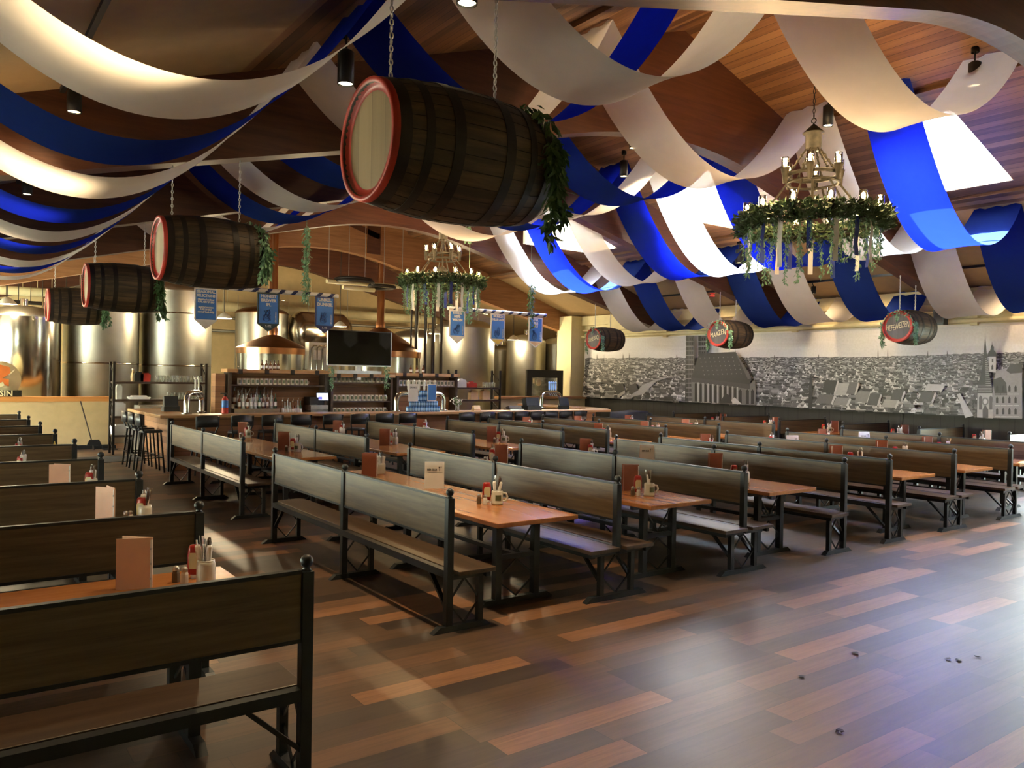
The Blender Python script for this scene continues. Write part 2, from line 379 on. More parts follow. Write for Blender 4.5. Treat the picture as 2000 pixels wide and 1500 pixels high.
mb = MB(); mb.b2((18.0,18.55,3.5),(18.06,19.4,3.72)); tag(mb.build('air_vent', M['cream']), 'cream air vent grille on the upper wall above the skyline picture', 'vent')
# brewery back wall and left wall
wall('wall_back', [((-5,27.6,0),(20.9,27.8,7.0))], M['cream_wall'])
wall('wall_left', [((-5.2,-2.6,0),(-5,5,2.6)),((-5.2,10,0),(-5,15,2.6)),((-5.2,26,0),(-5,28,2.6)),((-5.2,15,0),(-5,26,1.0)),((-5.2,15,2.0),(-5,26,2.6)),((-5.2,5,0),(-5,10,1.0)),((-5.2,5,1.32),(-5,10,2.6))], M['cream'])
wall('wall_front', [((-5,-2.8,0),(18.3,-2.6,7.2))], M['cream'])
# half wall in front of the tanks
zt = ZLOW = WY(100, 784, 21.2).z
wall('wall_low', [((-4.9,21.2,0),(3.5,21.35,zt))], M['cream_wall'])
mb = MB(); mb.b2((-4.9,21.1,zt),(3.62,21.45,zt+.11)); struct(mb.build('trim_55', M['orangewood']))
mb = MB(); mb.b2((-4.9,21.17,0),(3.5,21.2,.1)); struct(mb.build('baseboard_back', M['black']))
# low cream wall behind the right end of the bar
wall('wall_end', [((14.6,20.6,0),(18.2,20.72,1.2))], M['cream'])
mb = MB(); mb.b2((14.5,20.5,1.2),(18.2,20.8,1.28)); struct(mb.build('trim_56', M['barwood']))
# dark door with a glazed opening
a, b = WY(1029, 722, 20.9), WY(1098, 800, 20.9)
mb = MB(); w = b.x-a.x
mb.b2((a.x,20.88,0),(a.x+.2,20.96,a.z)); mb.b2((b.x-.2,20.88,0),(b.x,20.96,a.z)); mb.b2((a.x+.2,20.88,a.z-.25),(b.x-.2,20.96,a.z)); mb.b2((a.x+.2,20.88,0),(b.x-.2,20.96,.75))
dr = struct(mb.build('door_1', M['wainscot']))
mb = MB(); mb.b2((a.x+.2,20.91,.75),(b.x-.2,20.93,a.z-.25)); mb.build('pane', M['glass'], dr)
mb = MB(); mb.cyl((a.x+.48,20.86,a.z-.42),(a.x+.48,20.88,a.z-.42),.11,n=20); mb.b2((a.x+.24,20.86,a.z-.45),(a.x+.31,20.88,a.z-.28)); mb.build('door_sticker', M['cream_letter'], dr)

# ------------------------------------------------------------------ the skyline picture on the right wall
def skyline():
    XW = 18.13; vs, fs, cols = [], [], []
    lay = [0]
    def poly(pts, g, tint=(1,1,1.04)):
        lay[0] += 1; d = XW - lay[0]*8e-6
        o = len(vs)
        for p in pts:
            w = WX(p[0], p[1], 18.13); vs.append((d, w.y, w.z))
        fs.append(list(range(o, o+len(pts)))); g = min(.62, 1.6*g**1.35); cols.append((g*tint[0], g*tint[1], g*tint[2]))
    top = lambda x: 663.5-(x-1145)*.0345; bot = lambda x: 775.5+(x-1145)*.0490
    hor = lambda x: 699.5-(x-1145)*.004-max(0, x-1700)*.028
    E_ = 2003
    poly([(1143,top(1143)),(E_,top(E_)),(E_,bot(E_)),(1143,bot(1143))], .48)
    r = random.Random(3)
    for k in range(26):                                        # soft cloud strips
        x = r.uniform(1145, E_-160); y = r.uniform(top(x)+6, hor(x)-3)
        poly([(x,y),(x+r.uniform(60,160),y-2),(x+r.uniform(60,160),y+r.uniform(2,6)),(x,y+r.uniform(2,5))], r.uniform(.45,.51))
    pts = [(x, hor(x)+r.uniform(-1.2,1.2)) for x in range(1143, E_, 6)]
    poly(pts+[(E_,bot(E_)),(1143,bot(1143))], .17)
    # hills, then rooftops that grow towards the viewer
    rows = 34
    for k in range(rows):
        f = (k/(rows-1))
        x = 1144.0
        while x < E_:
            hh = bot(x)-hor(x); y = hor(x)+1+(hh-2)*f**1.25
            s = (1.4+8.2*f**1.15)*(1+.25*(x-1145)/855)
            w = s*r.uniform(.9, 2.3); h = s*r.uniform(.5, 1.1)
            y += r.uniform(-.5, .5)*s
            lit = r.random()
            roofg = r.choice((.03,.05,.06,.09,.12,.17,.24)); wallg = r.choice((.10,.2,.28,.36,.44,.5)) if lit > .25 else r.uniform(.03,.12)
            yb = min(y+h, bot(x)-.2)
            if y < yb-.3 and x+w < E_:
                sk = r.uniform(-.5,.5)*w
                poly([(x+sk*.3+w*.1,y-h*.35),(x+w+sk*.3,y-h*.35),(x+w,y+h*.25),(x,y+h*.25)], roofg)
                poly([(x,y+h*.25),(x+w*.95,y+h*.25),(x+w*.95,yb),(x,yb)], wallg)
                if f > .25:
                    poly([(x,y+h*.25),(x+w*.22,y-h*.4),(x+w*.45,y+h*.25)], min(.55, wallg*1.25))
                    nn = int(w/2.2)
                    for q in range(nn):
                        xx = x+w*(q+.4)/max(nn,1); poly([(xx,y+h*.4),(xx+.8,y+h*.4),(xx+.8,min(yb,y+h*.75)),(xx,min(yb,y+h*.75))], .04 if wallg > .2 else .2)
            x += w*r.uniform(.75, 1.15)
    # thin distant steeples
    for x, h in ((1173,9),(1224,9),(1236,10),(1329,7),(1722,16),(1741,14),(1819,9),(1857,8),(1606,6),(1520,5)):
        y = hor(x); poly([(x-1.1,y+5),(x-.7,y-h*.4),(x,y-h),(x+.7,y-h*.4),(x+1.1,y+5)], .06)
    # a long slope and street in the left part
    poly([(1262,752),(1298,738),(1330,733),(1290,744),(1264,770),(1240,776)], .30)
    for x in (1206,1232): poly([(x,756),(x+16,748),(x+22,762),(x+7,771)], .07); poly([(x+7,771),(x+22,762),(x+22,768),(x+7,778)], .3)
    # big church: two towers, steep roof, buttressed walls
    for x0, x1, y0 in ((1347,1363,656),(1371,1387,656)):
        poly([(x0,y0),(x1,y0),(x1,695),(x1+2,783),(x0-2,783),(x0,695)], .10)
        poly([(x0,y0),(x0+5,y0),(x0+5,695),(x0+4,783),(x0-2,783),(x0,695)], .045)
        for yy in range(660, 775, 9):
            poly([(x0,yy+7),(x1,yy+7),(x1,yy+8.2),(x0,yy+8.2)], .25)
            poly([(x0+7,yy),(x0+9,yy),(x0+9,yy+5),(x0+7,yy+5)], .02); poly([(x0+11,yy),(x0+13,yy),(x0+13,yy+5),(x0+11,yy+5)], .02)
    poly([(1373,691),(1444,687.5),(1476,739),(1470,752),(1357,738)], .062)
    poly([(1444,687.5),(1476,739),(1468,741),(1446,694)], .12)
    for q in range(5):
        for w in range(9):
            x = 1374+w*9+q*2; y = 699+q*8-w*.3
            if x < 1440+q*7: poly([(x,y),(x+1.4,y),(x+1.4,y+2),(x,y+2)], .20)
    poly([(1357,738),(1470,752),(1481,742),(1484,762),(1484,791),(1360,784)], .16)
    poly([(1357,737),(1472,751),(1472,760),(1357,746)], .08)
    for q in range(9):
        x = 1364+q*9.6; y = 750+q*1.1
        poly([(x,y),(x+2.2,y-3),(x+4.4,y),(x+4.4,784+q*.6),(x,784+q*.6)], .025); poly([(x+5.6,y-3),(x+8,y-3),(x+8,785+q*.6),(x+5.6,785+q*.6)], .34)
    for x in (1450,1464,1474): poly([(x,764),(x+3,760),(x+6,764),(x+6,789),(x,789)], .03)
    poly([(1428,788),(1442,776),(1456,789)], .46); poly([(1412,788),(1424,768),(1432,772),(1438,788)], .05)
    poly([(1455,687),(1444.5,680),(1444,688)], .05) if False else poly([(1443.6,689),(1444,681),(1444.5,689)], .05)
    poly([(1586,796),(1588,742),(1592,728),(1594,744),(1594,797)], .035)
    # big lit roofs in the middle foreground
    for (x,y,w,h,g) in ((1612,742,24,26,.05),(1638,748,22,24,.33),(1660,746,16,24,.14),(1676,764,24,22,.2),(1700,768,20,24,.09),(1600,770,30,18,.13),(1634,776,26,16,.22),(1728,780,26,16,.3),(1746,762,20,20,.08),(1800,765,26,20,.1),(1812,750,30,14,.4)):
        poly([(x+7,y),(x+w+7,y+1),(x+w,y+h),(x,y+h-1)], g); poly([(x+w+7,y+1),(x+w+10,y+4),(x+w+3,y+h+3),(x+w,y+h)], .42)
    # town-hall spire, onion tower and facades at the right
    poly([(1914,816),(1916,760),(1917,748),(1922,735),(1926,712),(1930.5,662),(1931,648),(1931.6,662),(1936,712),(1939,735),(1943,748),(1945,760),(1946,817)], .055)
    for q in range(14):
        y = 700+q*4; k = (y-690)/60*10; poly([(1931+k*.1,y),(1931+k+1,y+.4),(1931+k+1,y+1.8),(1931+k*.1,y+1.5)], .34)
    for q in range(5): poly([(1917,752+q*3),(1944,752+q*3),(1944,753+q*3),(1917,753+q*3)], .3)
    poly([(1916,768),(1945,768),(1946,817),(1915,815)], .36)
    poly([(1931+7*math.cos(t*.5236),784+8*math.sin(t*.5236)) for t in range(12)], .2); poly([(1931+4*math.cos(t*.7854),784+5*math.sin(t*.7854)) for t in range(8)], .45)
    for x in (1919,1939): poly([(x,776),(x+3,772),(x+6,776),(x+6,800),(x,800)], .12)
    poly([(1926,800),(1931,790),(1937,800),(1937,816),(1926,816)], .1)
    poly([(1938,727),(1938,697),(1952,697),(1952,728)], .40); poly([(1943,716),(1945,712),(1947,716),(1947,722),(1943,722)], .05); poly([(1944,701),(1947,701),(1947,708),(1944,708)], .07)
    poly([(1936,697),(1937,689),(1941,684),(1942,678),(1944,674),(1944.6,666),(1945.2,674),(1948,678),(1948,684),(1952,689),(1954,697)], .045)
    poly([(1952,724),(1985,716),(E_,720),(E_,bot(E_)),(1946,816),(1946,760)], .26)
    poly([(1946,742),(1962,736),(1972,748),(1974,772),(1950,772)], .07)
    for q in range(4):
        for w in range(3):
            x = 1952+q*12; y = 752+w*22
            poly([(x,y+4),(x+2.2,y),(x+4.4,y+4),(x+4.4,y+13),(x,y+13)], .04)
            poly([(x-2,y+17),(x+9,y+17),(x+9,y+18.4),(x-2,y+18.4)], .42)
    poly([(1972,724),(1980,712),(2000,712),(E_,711),(E_,728),(1980,730)], .08)
    poly([(1892,816),(1876,770),(1882,768),(1908,812)], .42)          # street
    me = bpy.data.meshes.new('skyline_picture'); me.from_pydata(vs, [], fs)
    ca = me.color_attributes.new('print', 'FLOAT_COLOR', 'CORNER')
    dat = []
    for f, c in zip(fs, cols): dat += [c[0], c[1], c[2], 1]*len(f)
    ca.data.foreach_set('color', dat)
    m, t, o = nt('printed_picture'); b = N(t, 'BsdfPrincipled'); L(t, b.outputs[0], o.inputs[0]); b.inputs['Roughness'].default_value = .45
    at = N(t, 'Attribute', attribute_name='print'); tc = N(t, 'TexCoord'); ns = N(t, 'TexNoise', i_Scale=22.0, i_Detail=5.0); L(t, tc.outputs['Object'], ns.inputs['Vector'])
    rr = ramp(t, ns.outputs[0], [(.32, (.94,.94,.94)), (.68, (1.06,1.06,1.06))]); mu = N(t, 'Mix', data_type='RGBA', blend_type='MULTIPLY'); mu.inputs[0].default_value = 1
    L(t, at.outputs['Color'], mu.inputs[6]); L(t, rr.outputs[0], mu.inputs[7]); L(t, mu.outputs[2], b.inputs['Base Color'])
    me.materials.append(m); me.update()
    return me
sk = bpy.data.objects.new('skyline_picture', skyline()); C.objects.link(sk)
tag(sk, 'long black and white printed city skyline covering the right wall above the dark wainscot', 'mural')
a, b = WX(1143, 663, 18.15), WX(1143, 776, 18.15)
mb = MB(); mb.b2((18.14, 7.08, b.z), (18.19, a.y, a.z)); mb.build('backing_board', M['white'], sk)

# ------------------------------------------------------------------ benches and tables
L1 = 1.857
def bench(name, label, double, panels=2, group=None, fin=True):
    t = thing(name, label, 'bench', group=group); LL = L1*panels; posts = [i*L1 for i in range(panels+1)]
    sides = (1, -1) if double else (1,)
    for i in range(panels):
        y0, y1 = posts[i]+.03, posts[i+1]-.03
        mb = MB(); mb.b2((-.013,y0,.685),(.013,y1,.988)); mb.build('back_panel', M['panel'], t)
        mb = MB(); mb.b2((-.018,y0,.985),(.018,y1,1.003)); mb.b2((-.018,y0,.668),(.018,y1,.686)); mb.build('panel_trim', M['metal'], t)
    for y in posts:
        mb = MB(); mb.b2((-.028,y-.028,.42 if double else .045),(.028,y+.028,.995)); p = mb.build('post', M['metal'], t, .004)
        mb = MB(); mb.lathe([(.022,.995),(.024,1.0),(.016,1.006),(.016,1.012)], (0,y,0), 12); mb.ball((0,y,1.038),.031,14); mb.build('finial', M['metal'], p)
    for s in sides:
        mb = MB(); mb.b2((s*.04,-.09,.425),(s*.37,LL+.09,.458)); mb.build('seat', M['seat'], t, .004)
        mb = MB(); mb.b2((s*.30,-.06,.385),(s*.34,LL+.06,.425))
        for y in posts: mb.b2((s*.02,y-.02,.385),(s*.34,y+.02,.425))
        mb.build('seat_frame', M['metal'], t)
    mb = MB(); mb.b2((-.028,.028,.40),(.028,LL-.028,.455)); mb.build('back_rail', M['metal'], t)
    xl, xr = (-.18, .18) if double else (0, .28)
    for k, y in enumerate(posts):
        fx0, fx1 = (-.36, .36) if double else (-.14, .38)
        mb = MB(); mb.prism([(fx0,0),(fx1,0),(fx1-.06,.045),(fx0+.06,.045)], y-.028, y+.028, lambda a, b, h: (a, h, b)); mb.build('foot', M['metal'], t)
        for x in ((xl, xr) if double else (xr,)):
            mb = MB(); mb.b2((x-.022,y-.022,.045),(x+.022,y+.022,.39)); mb.build('leg', M['metal'], t)
        mb = MB(); mx = (xl+xr)/2
        for p, q in (((mx,.385),(xl,.21)),((mx,.385),(xr,.21)),((xl,.21),(mx,.05)),((xr,.21),(mx,.05))): mb.bar((p[0],y,p[1]),(q[0],y,q[1]), .012)
        mb.build('cross_rod', M['metal'], t)
    for (y, d) in ((0,1),(LL,-1)):
        for x in ((xl, xr) if double else (0,)):
            mb = MB(); mb.bar((x,y+d*.02,.17),(x,y+d*.27,.40), .035, .02); mb.build('brace', M['metal'], t)
    return t
def table(LL=3.72, label='', group=None):
    t = thing('dining_table', label, 'table', group=group)
    mb = MB(); mb.b2((-.42,0,.705),(.42,LL,.745)); mb.build('table_top', M['top'], t, .006)
    ends = (.31, LL/2, LL-.31) if LL > 2.5 else (.35, LL-.35)
    for y in ends:
        for x in (-.2, .2):
            mb = MB(); mb.b2((x-.03,y-.03,.045),(x+.03,y+.03,.66)); mb.build('leg', M['metal'], t)
        mb = MB(); mb.prism([(-.38,0),(.38,0),(.32,.045),(-.32,.045)], y-.03, y+.03, lambda a, b, h: (a, h, b)); mb.build('foot', M['metal'], t)
        mb = MB()
        for p, q in (((0,.36),(-.2,.2)),((0,.36),(.2,.2)),((-.2,.2),(0,.05)),((.2,.2),(0,.05)),((0,.42),(-.17,.64)),((0,.42),(.17,.64))): mb.bar((p[0],y,p[1]),(q[0],y,q[1]), .012)
        mb.build('cross_rod', M['metal'], t)
        mb = MB(); mb.b2((-.2,y-.022,.37),(.2,y+.022,.41)); mb.b2((-.36,y-.022,.66),(.36,y+.022,.705)); mb.build('cross_bar', M['metal'], t)
    mb = MB(); mb.b2((-.025,ends[0],.372),(.025,ends[-1],.408)); mb.build('stretcher', M['metal'], t)
    return t

FX = [3.14, 4.85, 6.58, 8.36, 9.32, 10.93, 12.62, 14.39]; FK = 'SDDMSDDM'       # S seat to the right, M seat to the left, D both
BX = [3.30, 5.06, 6.87, 8.68, 9.72, 11.20, 12.72, 14.50]
sb = db = tb = None; FY, BY = 5.06, 10.42
def put(kind, x, y, rz, label, group):
    global sb, db
    if kind == 'D':
        if db is None: db = bench('double_bench', label, True, group=group); db.location = (x,y,0); db.rotation_euler.z = rz; return db
        return dup(db, (x,y,0), rz, label, group)
    if sb is None: sb = bench('bench', label, False, group=group); o = sb; o.location = (x,y,0)
    else: o = dup(sb, (x,y,0), rz, label, group)
    if kind == 'M': o.location = (x, y+2*L1, 0); o.rotation_euler.z = rz+PI
    return o
what = {'S': 'wood-backed bench with right-hand seat', 'M': 'wood-backed bench with left-hand seat', 'D': 'double-sided wood-backed bench'}
for blk, X, y0, gname, words in (('f', FX, FY, 'benches of the near block of tables', 'row from left, near block'), ('b', BX, BY, 'benches of the far block of tables', 'row from left, far block by bar')):
    for i, x in enumerate(X):
        put(FK[i], x, y0, 0, '%s, %s %s' % (what[FK[i]], ORD[i], words), gname)
for i in range(9):
    y = 3.53+1.825*i
    put('S' if i == 0 else 'D', 1.42, y, PI/2, '%s across the left edge, %s from the camera' % ('dark bench facing away' if i == 0 else 'double-sided bench', ORD[i]), 'benches of the left column')
    if i == 0:
        for ch in [o for o in bpy.data.objects if o.parent and o.parent.get('label','').startswith('dark bench facing')]:
            if ch.name.startswith('seat'): ch.location.y = .08
def puttab(x, y, rz, label, group):
    global tb
    if tb is None: tb = table(3.72, label, group); tb.location = (x,y,0); tb.rotation_euler.z = rz; return tb
    return dup(tb, (x,y,0), rz, label, group)
k = 0
for i in range(7):
    if i == 3: continue
    puttab((FX[i]+FX[i+1])/2+.06, FY+.08, 0, 'long orange-brown table, %s from left in near block' % ORD[k], 'tables of the near block')
    puttab((BX[i]+BX[i+1])/2+.04, BY+.08, 0, 'long orange-brown table, %s from left in far block' % ORD[k], 'tables of the far block')
    k += 1
for i in range(8):
    puttab(1.42, 4.44+1.825*i, PI/2, 'long orange table at the left edge, %s from the camera' % ORD[i], 'tables of the left column')
# booth benches and short tables against the right wall
bb = None; st = None; BOY = [6.5, 8.17, 9.83, 11.45, 13.1, 14.75]
for i, y in enumerate(BOY):
    lab = 'dark booth bench end-on to the skyline wall, %s from the right' % ORD[i]
    if bb is None: bb = bench('booth_bench', lab, True, 1, 'booth benches under the skyline picture'); bb.location = (18.0, y, 0); bb.rotation_euler.z = PI/2
    else: dup(bb, (18.0, y, 0), PI/2, lab)
    if i < 5:
        lab = 'short orange-brown booth table by the skyline wall, %s from the right' % ORD[i]
        if st is None: st = table(1.75, lab, 'booth tables under the skyline picture'); st.location = (18.0, y+.83, 0); st.rotation_euler.z = PI/2
        else: dup(st, (18.0, y+.83, 0), PI/2, lab)
# ------------------------------------------------------------------ ceiling drapes: swags along X, attached to the deck in lines
AX = [-.1, 2.93, 6.7, 11.3, 15.07, 18.12]
SEG = ['over the left edge of the room', 'left of the roof ridge', 'under the roof ridge', 'below the skylights', 'running down to the skyline wall']
LANES = [(4.85,'w'),(6.35,'b'),(7.62,'w'),(9.4,'b'),(10.9,'w'),(12.08,'b'),(13.7,'w'),(15.2,'b'),(16.6,'w')]
SKIP = {(1,2),(7,2),(8,2),(0,3),(0,4)}
SAG = [1.02, 1.30, 1.54, 1.48, 1.2]
rd = random.Random(11)
for j, (yc, cl) in enumerate(LANES):
    for s in range(5):
        if (j, s) in SKIP: continue
        x0, x1 = AX[s], AX[s+1]; z0, z1 = roof(x0)-.02, roof(x1)-.02; w = .86; n = 44; m = 8
        sag = SAG[s]*rd.uniform(.97, 1.03)*(.88 if (j, s) == (0, 2) else 1); mb = MB(); vs = []; fs = []
        tw = rd.uniform(-.05, .05)
        for i in range(n+1):
            u = i/n; x = x0+(x1-x0)*u; zc = z0+(z1-z0)*u-4*sag*u*(1-u)
            for q in range(m+1):
                v = q/m-.5; pinch = 1-.10*abs(2*u-1)**6
                ed = .03*(1-(2*v)**2)*math.sin(PI*u)+.018*math.sin(v*17+j)*abs(2*u-1)**3
                vs.append((x, yc+v*w*pinch+tw*math.sin(PI*u)*.3, zc+ed+tw*v*.6*math.sin(PI*u)))
        for i in range(n):
            for q in range(m): a = i*(m+1)+q; fs.append((a, a+1, a+m+2, a+m+1))
        mb.add(vs, fs, 0, True)
        o = mb.build('drape', M['blue'] if cl == 'b' else M['whitefab'])
        tag(o, '%s ceiling drape %s, %s lane from camera' % ('blue' if cl == 'b' else 'white', SEG[s], ORD[j]), 'drape', 'blue ceiling drapes' if cl == 'b' else 'white ceiling drapes')

# ------------------------------------------------------------------ leaves
def leaves(mb, p, d, n, ln, spread, mi=0, r=None):
    r = r or rd; d = Vector(d)
    for _ in range(n):
        q = Vector(p)+Vector((r.uniform(-1,1), r.uniform(-1,1), r.uniform(-1,1)))*spread
        e = (d+Vector((r.uniform(-1,1), r.uniform(-1,1), r.uniform(-.7,.7)))*.9).normalized()
        s = e.cross(Vector((r.uniform(-1,1), r.uniform(-1,1), r.uniform(-1,1)))).normalized(); l = ln*r.uniform(.7,1.2); nn = e.cross(s)
        a, b = q, q+e*l; c = q+e*l*.5
        mb.add([a, c+s*l*.2+nn*l*.06, b, c-s*l*.2+nn*l*.06, c], [(0,1,4),(1,2,4),(2,3,4),(3,0,4)], mi)
def strand(mb, p, q, per, ln, spread, mi=0, r=None):
    p, q = Vector(p), Vector(q); k = max(2, int((q-p).length/.03))
    for i in range(k+1): leaves(mb, p+(q-p)*i/k, (0,0,-1), per, ln, spread, mi, r)

# ------------------------------------------------------------------ barrels on chains
def chain(name, label, x, y, z0, z1, m, r=.005, group=None):
    mb = MB(); lk = .034; k = int(max(1, (z1-z0)/lk)); lk = (z1-z0)/k
    for i in range(k):
        z = z0+lk*(i+.5); ax = (1,0,0) if i % 2 else (0,1,0); h = lk*.36; w = .0095
        s = Vector((0,1,0)) if i % 2 else Vector((1,0,0)); pts = []
        for t in range(9):
            a = 2*PI*t/8; pts.append(Vector((x,y,z))+s*(w*math.cos(a))+Vector((0,0,1))*(h*1.35*math.sin(a)))
        mb.tube(pts, r*.8, 5)
    return tag(mb.build(name, m), label, 'chain', group)
BL, HR, BR = 1.0, .30, .352
def prof(x): u = (x/BL-.5)*2; return HR+(BR-HR)*(1-u*u)
def barrel(label, loc, headmat, text=None, group=None):
    t = thing('barrel', label, 'barrel', loc, 0, group); A = (1,0,0)
    mb = MB(); ns = 28
    P = [(prof(BL*i/14), BL*i/14) for i in range(15)]
    mb.lathe([(HR-.025,.045)]+[(HR-.02,0)]+P+[(HR-.02,BL),(HR-.03,BL-.04),(.001,BL-.04)], (0,0,0), ns*2, 0, A)
    for i in range(ns):                                         # stave seams as thin raised dark strips
        a = 2*PI*i/ns; pts = [(x, (prof(x)+.0005)*math.cos(a), (prof(x)+.0005)*math.sin(a)) for x in [.05+(BL-.1)*k/10 for k in range(11)]]
        mb.tube(pts, .0022, 4, 1)
    mb.build('staves', [M['stave'], M['hoop']], t)
    for x, w in ((.055,.07),(.185,.045),(.345,.06),(.655,.06),(.815,.045),(.945,.07)):
        mb = MB(); mb.lathe([(prof(x-w/2)+.002,x-w/2),(prof(x-w/2)+.0045,x-w/2),(prof(x)+.0045,x),(prof(x+w/2)+.0045,x+w/2),(prof(x+w/2)+.002,x+w/2)], (0,0,0), 96, 0, A, False); mb.build('hoop', M['hoop'], t)
    mb = MB(); mb.lathe([(.001,.03),(HR-.022,.03)], (0,0,0), 48, 0, A); hd = mb.build('head', headmat, t)
    mb = MB(); mb.lathe([(HR-.055,.028),(HR-.024,.026),(HR-.018,-.004),(HR+.008,-.004),(HR+.012,.03)], (0,0,0), 48, 0, A); mb.build('rim', M['red'], t)
    if text: lettering(text, .125, M['cream_letter'], hd, Matrix.Translation((.022,0,-.0)) @ Matrix.Rotation(-PI/2, 4, 'Z') @ Matrix.Rotation(PI/2, 4, 'X'), maxw=.46, wave=True)
    return t
def lettering(txt, size, mat, parent, mtx, maxw=None, wave=False, name='lettering', bold=.0):
    cu = bpy.data.curves.new(name, 'FONT'); cu.body = txt; cu.size = size; cu.align_x = 'CENTER'; cu.align_y = 'CENTER'; cu.extrude = .0015; cu.offset = bold; cu.resolution_u = 2
    tmp = bpy.data.objects.new(name, cu); C.objects.link(tmp)
    dg = bpy.context.evaluated_depsgraph_get(); me = bpy.data.meshes.new_from_object(tmp.evaluated_get(dg)); bpy.data.objects.remove(tmp)
    xs = [v.co.x for v in me.vertices]; w = (max(xs)-min(xs)) if xs else 1
    for v in me.vertices:
        if maxw and w > maxw: v.co.x *= maxw/w
        elif maxw and wave: v.co.x *= maxw/w
        if wave: k = v.co.x/maxw*2; v.co.y = v.co.y*(1.35+.15*k) + .035*math.sin(k*2.4)
    me.transform(mtx); me.materials.clear(); me.materials.append(mat)
    o = bpy.data.objects.new(name, me); C.objects.link(o); o.parent = parent; return o
cx = 0
LB = [('nearest big wooden barrel hanging at top centre with red-rimmed pale head', 3.71), ('second hanging barrel back on the left, with green sprig', 8.28), ('third hanging barrel back on the left, smaller in view', 12.73), ('farthest hanging barrel on the left, above the polished tank', 17.23)]
RB = [('hanging barrel lettered HEFEWEIZEN in front of the skyline picture', 8.28, 'HEFEWEIZEN'), ('hanging barrel lettered MARZEN in front of the church towers', 12.73, 'MARZEN'), ('hanging barrel lettered DOPPELBOCK at the left end of the skyline picture', 17.23, 'DOPPELBOCK')]
for i, (lab, y) in enumerate(LB):
    barrel(lab, (1.77, y, 3.09), M['head'], None, 'barrels hanging on chains')
    for x in (1.90, 2.55): chain('chain', 'silver chain holding the %s left-hand barrel at its %s end' % (ORD[i], 'left' if x < 2 else 'right'), x, y, 3.09+prof(x-1.77)+.012, under(x)-.002, M['chain'], group='barrel chains')
    mb = MB(); mb2 = MB(); x = 2.70; r = random.Random(i+20)
    for a in range(9): th = PI/2-a*.07-.0; 
    for a in range(10):
        th = PI*.52+PI*.52*a/9; pr = prof(min(x+.02-1.77, 1))+.02
        leaves(mb, (x+r.uniform(-.02,.02), y+pr*math.cos(th), 3.09+pr*math.sin(th)), (0,-.3,-1), 16, .075, .04, 0, r)
    for q in range(5): strand(mb, (x+r.uniform(-.05,.08), y-prof(.93)-.03, 3.15), (x+r.uniform(-.05,.09), y-prof(.93)-.05, 3.09-r.uniform(.2,.46)*(.7 if i == 1 else 1)), 5, .075, .02, 0, r)
    tag(mb.build('leaf_garland', M['leaf'] if i % 2 == 0 else M['leafpale']), 'drooping green leaf garland on the right end of the %s left-hand barrel' % ORD[i], 'garland', 'leaf garlands on the barrels')
for i, (lab, y, tx) in enumerate(RB):
    barrel(lab, (15.42, y, 3.04), M['headdark'], tx, 'barrels hanging on chains')
    for x in (15.50, 16.1): chain('chain', 'silver chain holding the %s barrel at its %s end' % (tx.upper(), 'lettered' if x < 15.8 else 'plain'), x, y, 3.04+prof(x-15.42)+.012, under(x)-.002, M['chain'], .008, group='barrel chains')
    mb = MB(); r = random.Random(i+40)
    for a in range(12):
        th = .15+(PI-.3)*a/11; leaves(mb, (15.43, y+(HR+.02)*math.cos(th), 3.04+(HR+.02)*math.sin(th)), (-.3,0,-1), 10, .065, .03, 0, r)
    for s, ln in ((-1,.42),(1,.5)):
        for q in range(3): strand(mb, (15.46+.03*q, y+s*(HR+.035), 3.12), (15.46+.03*q, y+s*(HR+.04), 3.12-ln*r.uniform(.7,1)), 5, .06, .02, 0, r)
    strand(mb, (15.40, y, 3.34), (15.40, y, 3.2), 7, .06, .03, 0, r)
    tag(mb.build('leaf_garland', M['leafpale']), 'pale green garland draped round the %s barrel head' % tx.upper(), 'garland', 'leaf garlands on the barrels')

